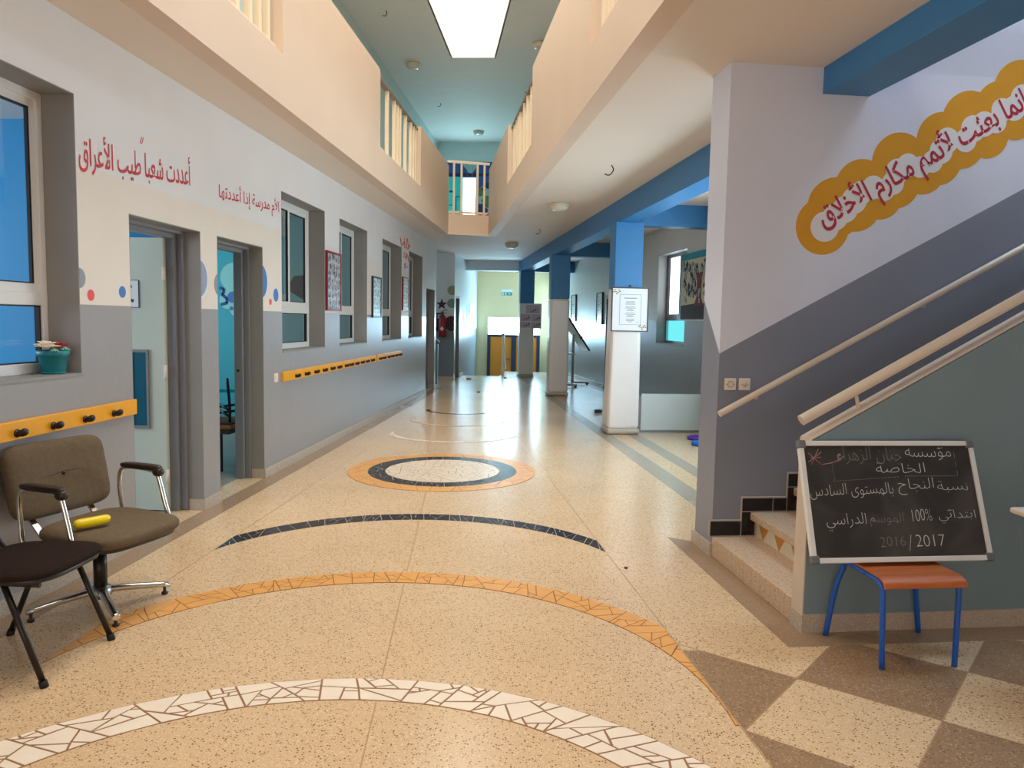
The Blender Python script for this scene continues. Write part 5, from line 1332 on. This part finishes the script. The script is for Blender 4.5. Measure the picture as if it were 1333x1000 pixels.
for (cx, cy) in ((3.42, 16.80), (3.42, 17.85), (2.98, 16.8), (3.84, 17.5)): obj('wheel', MB().lathe([(0.001, -0.018), (0.035, -0.018), (0.035, 0.018), (0.001, 0.018)], (cx, cy, 0.035), 14, axis='y'), 'black_plastic', root)
# toys on the floor
def disc_toy(name, label, c, r, h, m, frame=FW, cat='toy'):
    o = obj(name, MB().lathe([(0.001, 0), (r * 0.92, 0), (r, h * 0.3), (r, h * 0.8), (r * 0.9, h), (r * 0.8, h), (r * 0.75, h * 0.6), (0.001, h * 0.55)], c, 22), m, None, frame, loc=c)
    tag(o, label, cat); return o
disc_toy('toy_dish', 'purple plastic toy dish on the bay floor beside the stair pier', (3.52, 9.28, 0.0), 0.13, 0.045, 'purple', FR)
disc_toy('toy_dish', 'bright blue plastic toy dish in front of the purple one', (3.40, 8.82, 0.0), 0.12, 0.05, 'bright_blue', FR)
disc_toy('plastic_lid', 'dark blue plastic lid lying on the floor between two columns', (2.86, 12.10, 0.0), 0.065, 0.045, 'dark_blue', FR, 'lid')

# ---- extinguisher corner
def onext(a, z, t): return (a, 18.3 - t, z)
for cx, cz, r, m, cl in ((-2.665, 2.213, 0.115, 'dot_olive', True), (-2.665, 1.895, 0.115, 'dot_sage', True), (-2.665, 1.40, 0.185, 'dot_maroon', True), (-3.0, 1.36, 0.155, 'dot_maroon', False)):
    p = circle(cx, cz, r)
    if cl: p = clip(p, 1, 0, -2.602)
    obj('painted_dot', MB().prism(p, onext, 0, 0.004), m, wall_ext)
root = thing('fire_extinguisher', 'red fire extinguisher hung on the wall under a dark red star', 'fire extinguisher', (-2.875, 18.2, 1.10), FW)
ex, ey = -2.875, 18.19
obj('cylinder', MB().lathe([(0.001, 1.07), (0.085, 1.07), (0.095, 1.10), (0.095, 1.50), (0.075, 1.57), (0.035, 1.61), (0.03, 1.64), (0.001, 1.64)], (ex, ey, 0), 22), 'ext_red', root)
q = MB(); q.lathe([(0.001, 1.62), (0.028, 1.62), (0.028, 1.68), (0.001, 1.68)], (ex, ey, 0), 12); q.bar((ex - 0.03, ey, 1.69), (ex + 0.12, ey, 1.73), 0.03, 0.015); q.bar((ex - 0.03, ey, 1.665), (ex + 0.11, ey, 1.65), 0.03, 0.012); obj('valve', q, 'black_metal', root)
obj('hose', MB().tube(smooth_path([(ex - 0.03, ey - 0.01, 1.65), (ex - 0.12, ey - 0.03, 1.62), (ex - 0.13, ey - 0.03, 1.45), (ex - 0.12, ey - 0.02, 1.20)], 5), 0.013, 8), 'black_plastic', root)
obj('label_sticker', MB().prism(circle(0, 0, 1, n=4), lambda a, z, t: (ex + a * 0.05, ey - 0.0955 - t, 1.27 + z * 0.06), 0, 0.003), 'paper', root)
obj('wall_hook', MB().box(-3.10, ex - 0.02, 18.27, 18.30, 1.625, 1.655), 'black_metal', root); obj('bracket', MB().box(ex - 0.03, ex + 0.03, ey + 0.05, 18.30, 1.45, 1.49), 'black_metal', root)
st = [(-2.915 + (0.145 if k % 2 == 0 else 0.058) * math.sin(PI * k / 5), 1.865 + (0.145 if k % 2 == 0 else 0.058) * math.cos(PI * k / 5)) for k in range(10)]
tag(obj('star_cutout', MB().prism(st, onext, 0, 0.012), 'dot_maroon', None), 'dark red paper star above the fire extinguisher', 'star')
# handrail of the small passage stair
root = thing('handrail', 'pale short sloping handrail on a low wall below the extinguisher', 'handrail', (-2.85, 17.0, 0.9))
q = MB(); q.tube([(-3.25, 17.4, 1.05), (-2.85, 17.1, 1.05), (-2.76, 17.0, 0.99)], 0.022, 10); obj('tube', q, 'alu', root)
q = MB(); q.box(-3.3, -2.80, 17.05, 17.15, 0, 0.92); obj('low_wall', q, 'half_wall', root)
# castle painted on the second wall
def onsecond(a, z, t): return (-2.60 + t, a, z)
q = MB(); q.prism([(20.0, 1.24), (20.0, 1.62), (20.12, 1.78), (20.24, 1.62), (20.24, 1.48), (20.6, 1.48), (20.6, 1.72), (20.75, 1.95), (20.9, 1.72), (20.9, 1.5), (21.05, 1.5), (21.05, 1.86), (21.25, 2.10), (21.45, 1.86), (21.45, 1.24)], onsecond, 0, 0.003)
obj('painted_castle', q, 'castle', wall_two)
q = MB()
for a, z in ((20.12, 1.55), (20.75, 1.62), (21.25, 1.7), (20.42, 1.35), (21.25, 1.4)): q.prism([(a - 0.05, z - 0.07), (a + 0.05, z - 0.07), (a + 0.05, z + 0.07), (a - 0.05, z + 0.07)], onsecond, 0.001, 0.005)
obj('painted_castle_window', q, 'mural_blue', wall_two)

# ---- end of the corridor
root = thing('exit_sign', 'white and green exit sign on the yellow end wall', 'sign', (-1.67, 23.3, 2.27))
obj('plate', MB().box(-1.84, -1.50, 23.27, 23.30, 2.27, 2.465), 'paper', root)
q = MB(); q.box(-1.835, -1.505, 23.262, 23.285, 2.275, 2.375); gr = obj('green_field', q, 'sign_green', root)
q = MB(); q.prism([(-1.74, 2.29), (-1.72, 2.29), (-1.70, 2.325), (-1.68, 2.29), (-1.66, 2.29), (-1.69, 2.335), (-1.68, 2.36), (-1.72, 2.36)], lambda a, z, t: (a, 23.262 - t, z), 0, 0.004)
q.prism([(-1.63, 2.315), (-1.58, 2.315), (-1.58, 2.30), (-1.55, 2.325), (-1.58, 2.35), (-1.58, 2.335), (-1.63, 2.335)], lambda a, z, t: (a, 23.262 - t, z), 0, 0.004)
q.box(-1.81, -1.77, 23.258, 23.264, 2.285, 2.365); obj('running_figure', q, 'paper', gr)
root = thing('handrail', 'grey metal handrail going down the end steps before the orange door', 'handrail', (-1.52, 20.1, 0))
obj('post', MB().bar((-1.52, 20.06, 0), (-1.52, 20.06, 1.10), 0.075, 0.075, up=(1, 0, 0)), 'steel', root)
obj('post', MB().bar((-1.60, 21.75, -0.95), (-1.60, 21.75, 0.12), 0.05, 0.05, up=(1, 0, 0)), 'steel', root)
obj('top_rail', MB().bar((-1.515, 20.0, 1.13), (-1.60, 21.85, 0.10), 0.085, 0.05), 'steel', root)

# ---- lamps and hooks under the ceilings
def lamp(x, y, z, label, grp='round ceiling lamps', first=None):
    if first is not None: return copy_thing(first, (x - first['_org'][0], y - first['_org'][1], z - first['_org'][2]), label)
    root = thing('ceiling_lamp', label, 'lamp', (x, y, z), group=grp)
    obj('base_ring', MB().lathe([(0.001, 0), (0.135, 0), (0.140, -0.015), (0.138, -0.035), (0.128, -0.04), (0.001, -0.04)], (x, y, z), 28), 'lamp_base', root)
    obj('glass_dome', MB().lathe([(0.126, -0.038), (0.124, -0.06), (0.105, -0.085), (0.06, -0.10), (0.001, -0.104)], (x, y, z), 28), 'lamp_glass', root)
    return root
L1 = lamp(-0.05, 10.40, SOF, 'round frosted ceiling lamp on the gallery soffit beside the blue beam')
lamp(-1.05, 15.77, SOF, 'round frosted ceiling lamp on soffit just beyond the open well', first=L1)
lamp(-1.72, 22.2, SOF, 'round frosted ceiling lamp before the yellow end wall', first=L1)
lamp(-2.885, 14.38, ZC, 'round lamp on the upper ceiling between the skylight and teal wall', first=L1)
lamp(-2.19, 19.4, ZC, 'round lamp on the upper ceiling above the end railing', first=L1)
lamp(-0.46, 13.36, ZC, 'round lamp on the upper ceiling half hidden by the stair side parapet', first=L1)
def hook(x, y, z, s, label, bend=1):
    root = thing('ceiling_hook', label, 'hook', (x, y, z), group='bent wire hooks in the ceilings')
    obj('wire', MB().tube(smooth_path([(x, y, z), (x + 0.02 * s, y, z - 0.05 * s), (x - 0.02 * s * bend, y, z - 0.10 * s), (x - 0.07 * s * bend, y, z - 0.09 * s)], 5), 0.006 * max(1, s * 0.8), 8), 'black_metal', root)
hook(0.49, 7.86, SOF, 1.0, 'bent black wire hook in the soffit near the stair pier'); hook(-0.40, 13.24, SOF, 0.9, 'small bent wire hook in the soffit between the two lamps')
hook(-2.84, 11.97, ZC, 0.8, 'tiny wire hook in upper ceiling before the lamp beside the skylight'); hook(-2.78, 16.92, ZC, 0.8, 'tiny wire hook in upper ceiling beyond the lamp beside the skylight'); hook(-0.75, 15.73, ZC, 1.3, 'small dark hook in upper ceiling above the stair side railing')

# ---- gallery railings
def railing(label, frame, x, y0, y1, ys, zt=4.365):
    root = thing('balcony_railing', label, 'railing', (x, (y0 + y1) / 2, 3.5), frame, group='cream balcony railings')
    obj('bottom_rail', MB().box(x - 0.02, x + 0.02, y0, y1, 3.53, 3.56), 'rail_cream', root)
    obj('top_rail', MB().box(x - 0.03, x + 0.03, y0, y1, zt - 0.03, zt), 'rail_cap', root)
    for y in ys: obj('baluster', MB().box(x - 0.022, x + 0.022, y - 0.022, y + 0.022, 3.50, zt - 0.03), 'rail_cream', root)
def spread(a, c, n): return [a + (c - a) * k / (n - 1) for k in range(n)]
railing('cream railing in the parapet high above the first classroom door', FW, -2.235, 3.2, 5.755, [3.35, 3.6, 3.85, 4.10, 4.35, 4.6, 4.78, 4.92, 5.08, 5.295, 5.46, 5.62])
railing('cream railing in the parapet above the narrow windows with posters', FW, -2.235, 8.85, 11.40, [8.95, 9.50, 9.91, 10.10, 10.25, 10.61, 10.98, 11.18, 11.33])
railing('cream railing in the parapet above the stair side soffit', FR, 1.24, 2.98, 5.53, [3.15, 3.4, 3.65, 3.9, 4.15, 4.4, 4.65, 4.85, 5.045, 5.22, 5.385], 4.335)
railing('cream railing in the parapet facing the one above the narrow windows', FR, 1.24, 8.60, 11.15, [8.72, 9.14, 9.50, 9.84, 10.25, 10.45, 10.67, 10.93], 4.335)
root = thing('balcony_railing', 'cream railing across the far end of the open well', 'railing', (el / 2, 0.07, 3.5), FE, group='cream balcony railings')
obj('bottom_rail', MB().box(0.02, el - 0.01, 0.05, 0.09, 3.525, 3.56), 'rail_cream', root)
obj('top_rail', MB().box(-0.02, el + 0.02, 0.04, 0.10, 4.46, 4.50), 'rail_cream', root)
for a in (0.11, 0.255, 0.565, 0.70): obj('baluster', MB().box(a - 0.018, a + 0.018, 0.05, 0.09, 3.50, 4.47), 'rail_cream', root)
q = MB()
for a, z0 in ((0.355, 3.56), (0.46, 4.05)): q.tube([(a + 0.01 * math.sin(k), 0.07, 4.46 + (z0 - 4.46) * k / 6) for k in range(7)], 0.0035, 6)
obj('hanging_wire', q, 'rail_cap', root)

# ---- stacked furniture seen through the second door
root = thing('school_bench', 'wooden topped school bench with dark legs seen through the second door', 'bench', (-3.3, 7.1, 0))
obj('top', MB().box(-3.55, -3.08, 6.80, 7.35, 0.425, 0.455), 'wood', root, bevel=0.004)
obj('apron', MB().box(-3.52, -3.11, 6.83, 7.32, 0.37, 0.425), 'dark_wood', root)
for x, y in ((-3.215, 6.99 - 0.12), (-3.48, 6.9), (-3.215, 7.28), (-3.48, 7.28)): obj('leg', MB().bar((x, y, 0), (x, y, 0.40), 0.03, 0.03, up=(1, 0, 0)), 'black_metal', root)
root = thing('upturned_stool', 'dark stool stacked upside down on the wooden bench in the classroom', 'stool', (-3.25, 7.05, 0.455))
obj('seat', MB().box(-3.45, -3.10, 6.86, 7.26, 0.456, 0.478), 'dark_wood', root)
for x, y, d in ((-3.13, 6.89, 1), (-3.13, 7.22, -1), (-3.42, 6.89, 1), (-3.42, 7.22, -1)): obj('leg', MB().tube(smooth_path([(x, y, 0.478), (x - 0.005, y + 0.01 * d, 0.65), (x - 0.03, y + 0.02 * d, 0.90)], 5), 0.014, 8), 'black_metal', root)
q = MB()
for z in (0.54, 0.60): q.cyl((-3.14, 6.89, z), (-3.42, 7.22, z + 0.03), 0.013, 8); q.cyl((-3.14, 7.22, z + 0.02), (-3.42, 6.89, z), 0.013, 8)
obj('stretcher', q, 'black_metal', root)
root = thing('class_table', 'teal topped classroom table behind the stacked bench', 'table', (-3.75, 7.9, 0))
obj('top', MB().box(-4.2, -3.3, 7.5, 8.3, 0.70, 0.73), 'teal_room', root)
for x, y in ((-4.15, 7.55), (-3.35, 7.55), (-4.15, 8.25), (-3.35, 8.25)): obj('leg', MB().bar((x, y, 0), (x, y, 0.70), 0.03, 0.03, up=(1, 0, 0)), 'black_metal', root)

# ---- table edge at the right border of the picture
root = thing('side_table', 'pale table top corner jutting in beside the chalkboard', 'table', (3.2, 2.7, 0), FR)
obj('top', MB().box(2.50, 3.5, 2.20, 2.89, 0.715, 0.742), 'switch', root, bevel=0.012)
for x, y in ((3.44, 2.26), (3.44, 2.84), (2.95, 2.26), (2.95, 2.84)): obj('leg', MB().bar((x, y, 0), (x, y, 0.715), 0.035, 0.035, up=(1, 0, 0)), 'steel', root)

# ---- bits on the floor
def bit(x, y, r, label, m='debris', name='scrap'):
    rn_ = random.Random(int(x * 100)); q = MB()
    q.prism([(x + r * (0.7 + 0.5 * rn_.random()) * math.cos(2 * PI * k / 9), y + r * (0.7 + 0.5 * rn_.random()) * math.sin(2 * PI * k / 9)) for k in range(9)], lambda a, b_, t: (a, b_, t), 0.0, r * 0.6)
    tag(obj(name, q, m), label, 'scrap')
bit(0.441, 4.493, 0.012, 'tiny dark crumb on the terrazzo floor before the stair step'); bit(-1.65, 15.33, 0.035, 'small black scrap on the far shiny floor'); bit(-1.38, 19.3, 0.035, 'small black scrap on the floor near the column with pink sheets')
bit(-2.27, 18.65, 0.07, 'small yellowish scrap on the floor before the end steps', 'gold', 'scrap')

for o in bpy.data.objects:
    if '_org' in o: del o['_org']
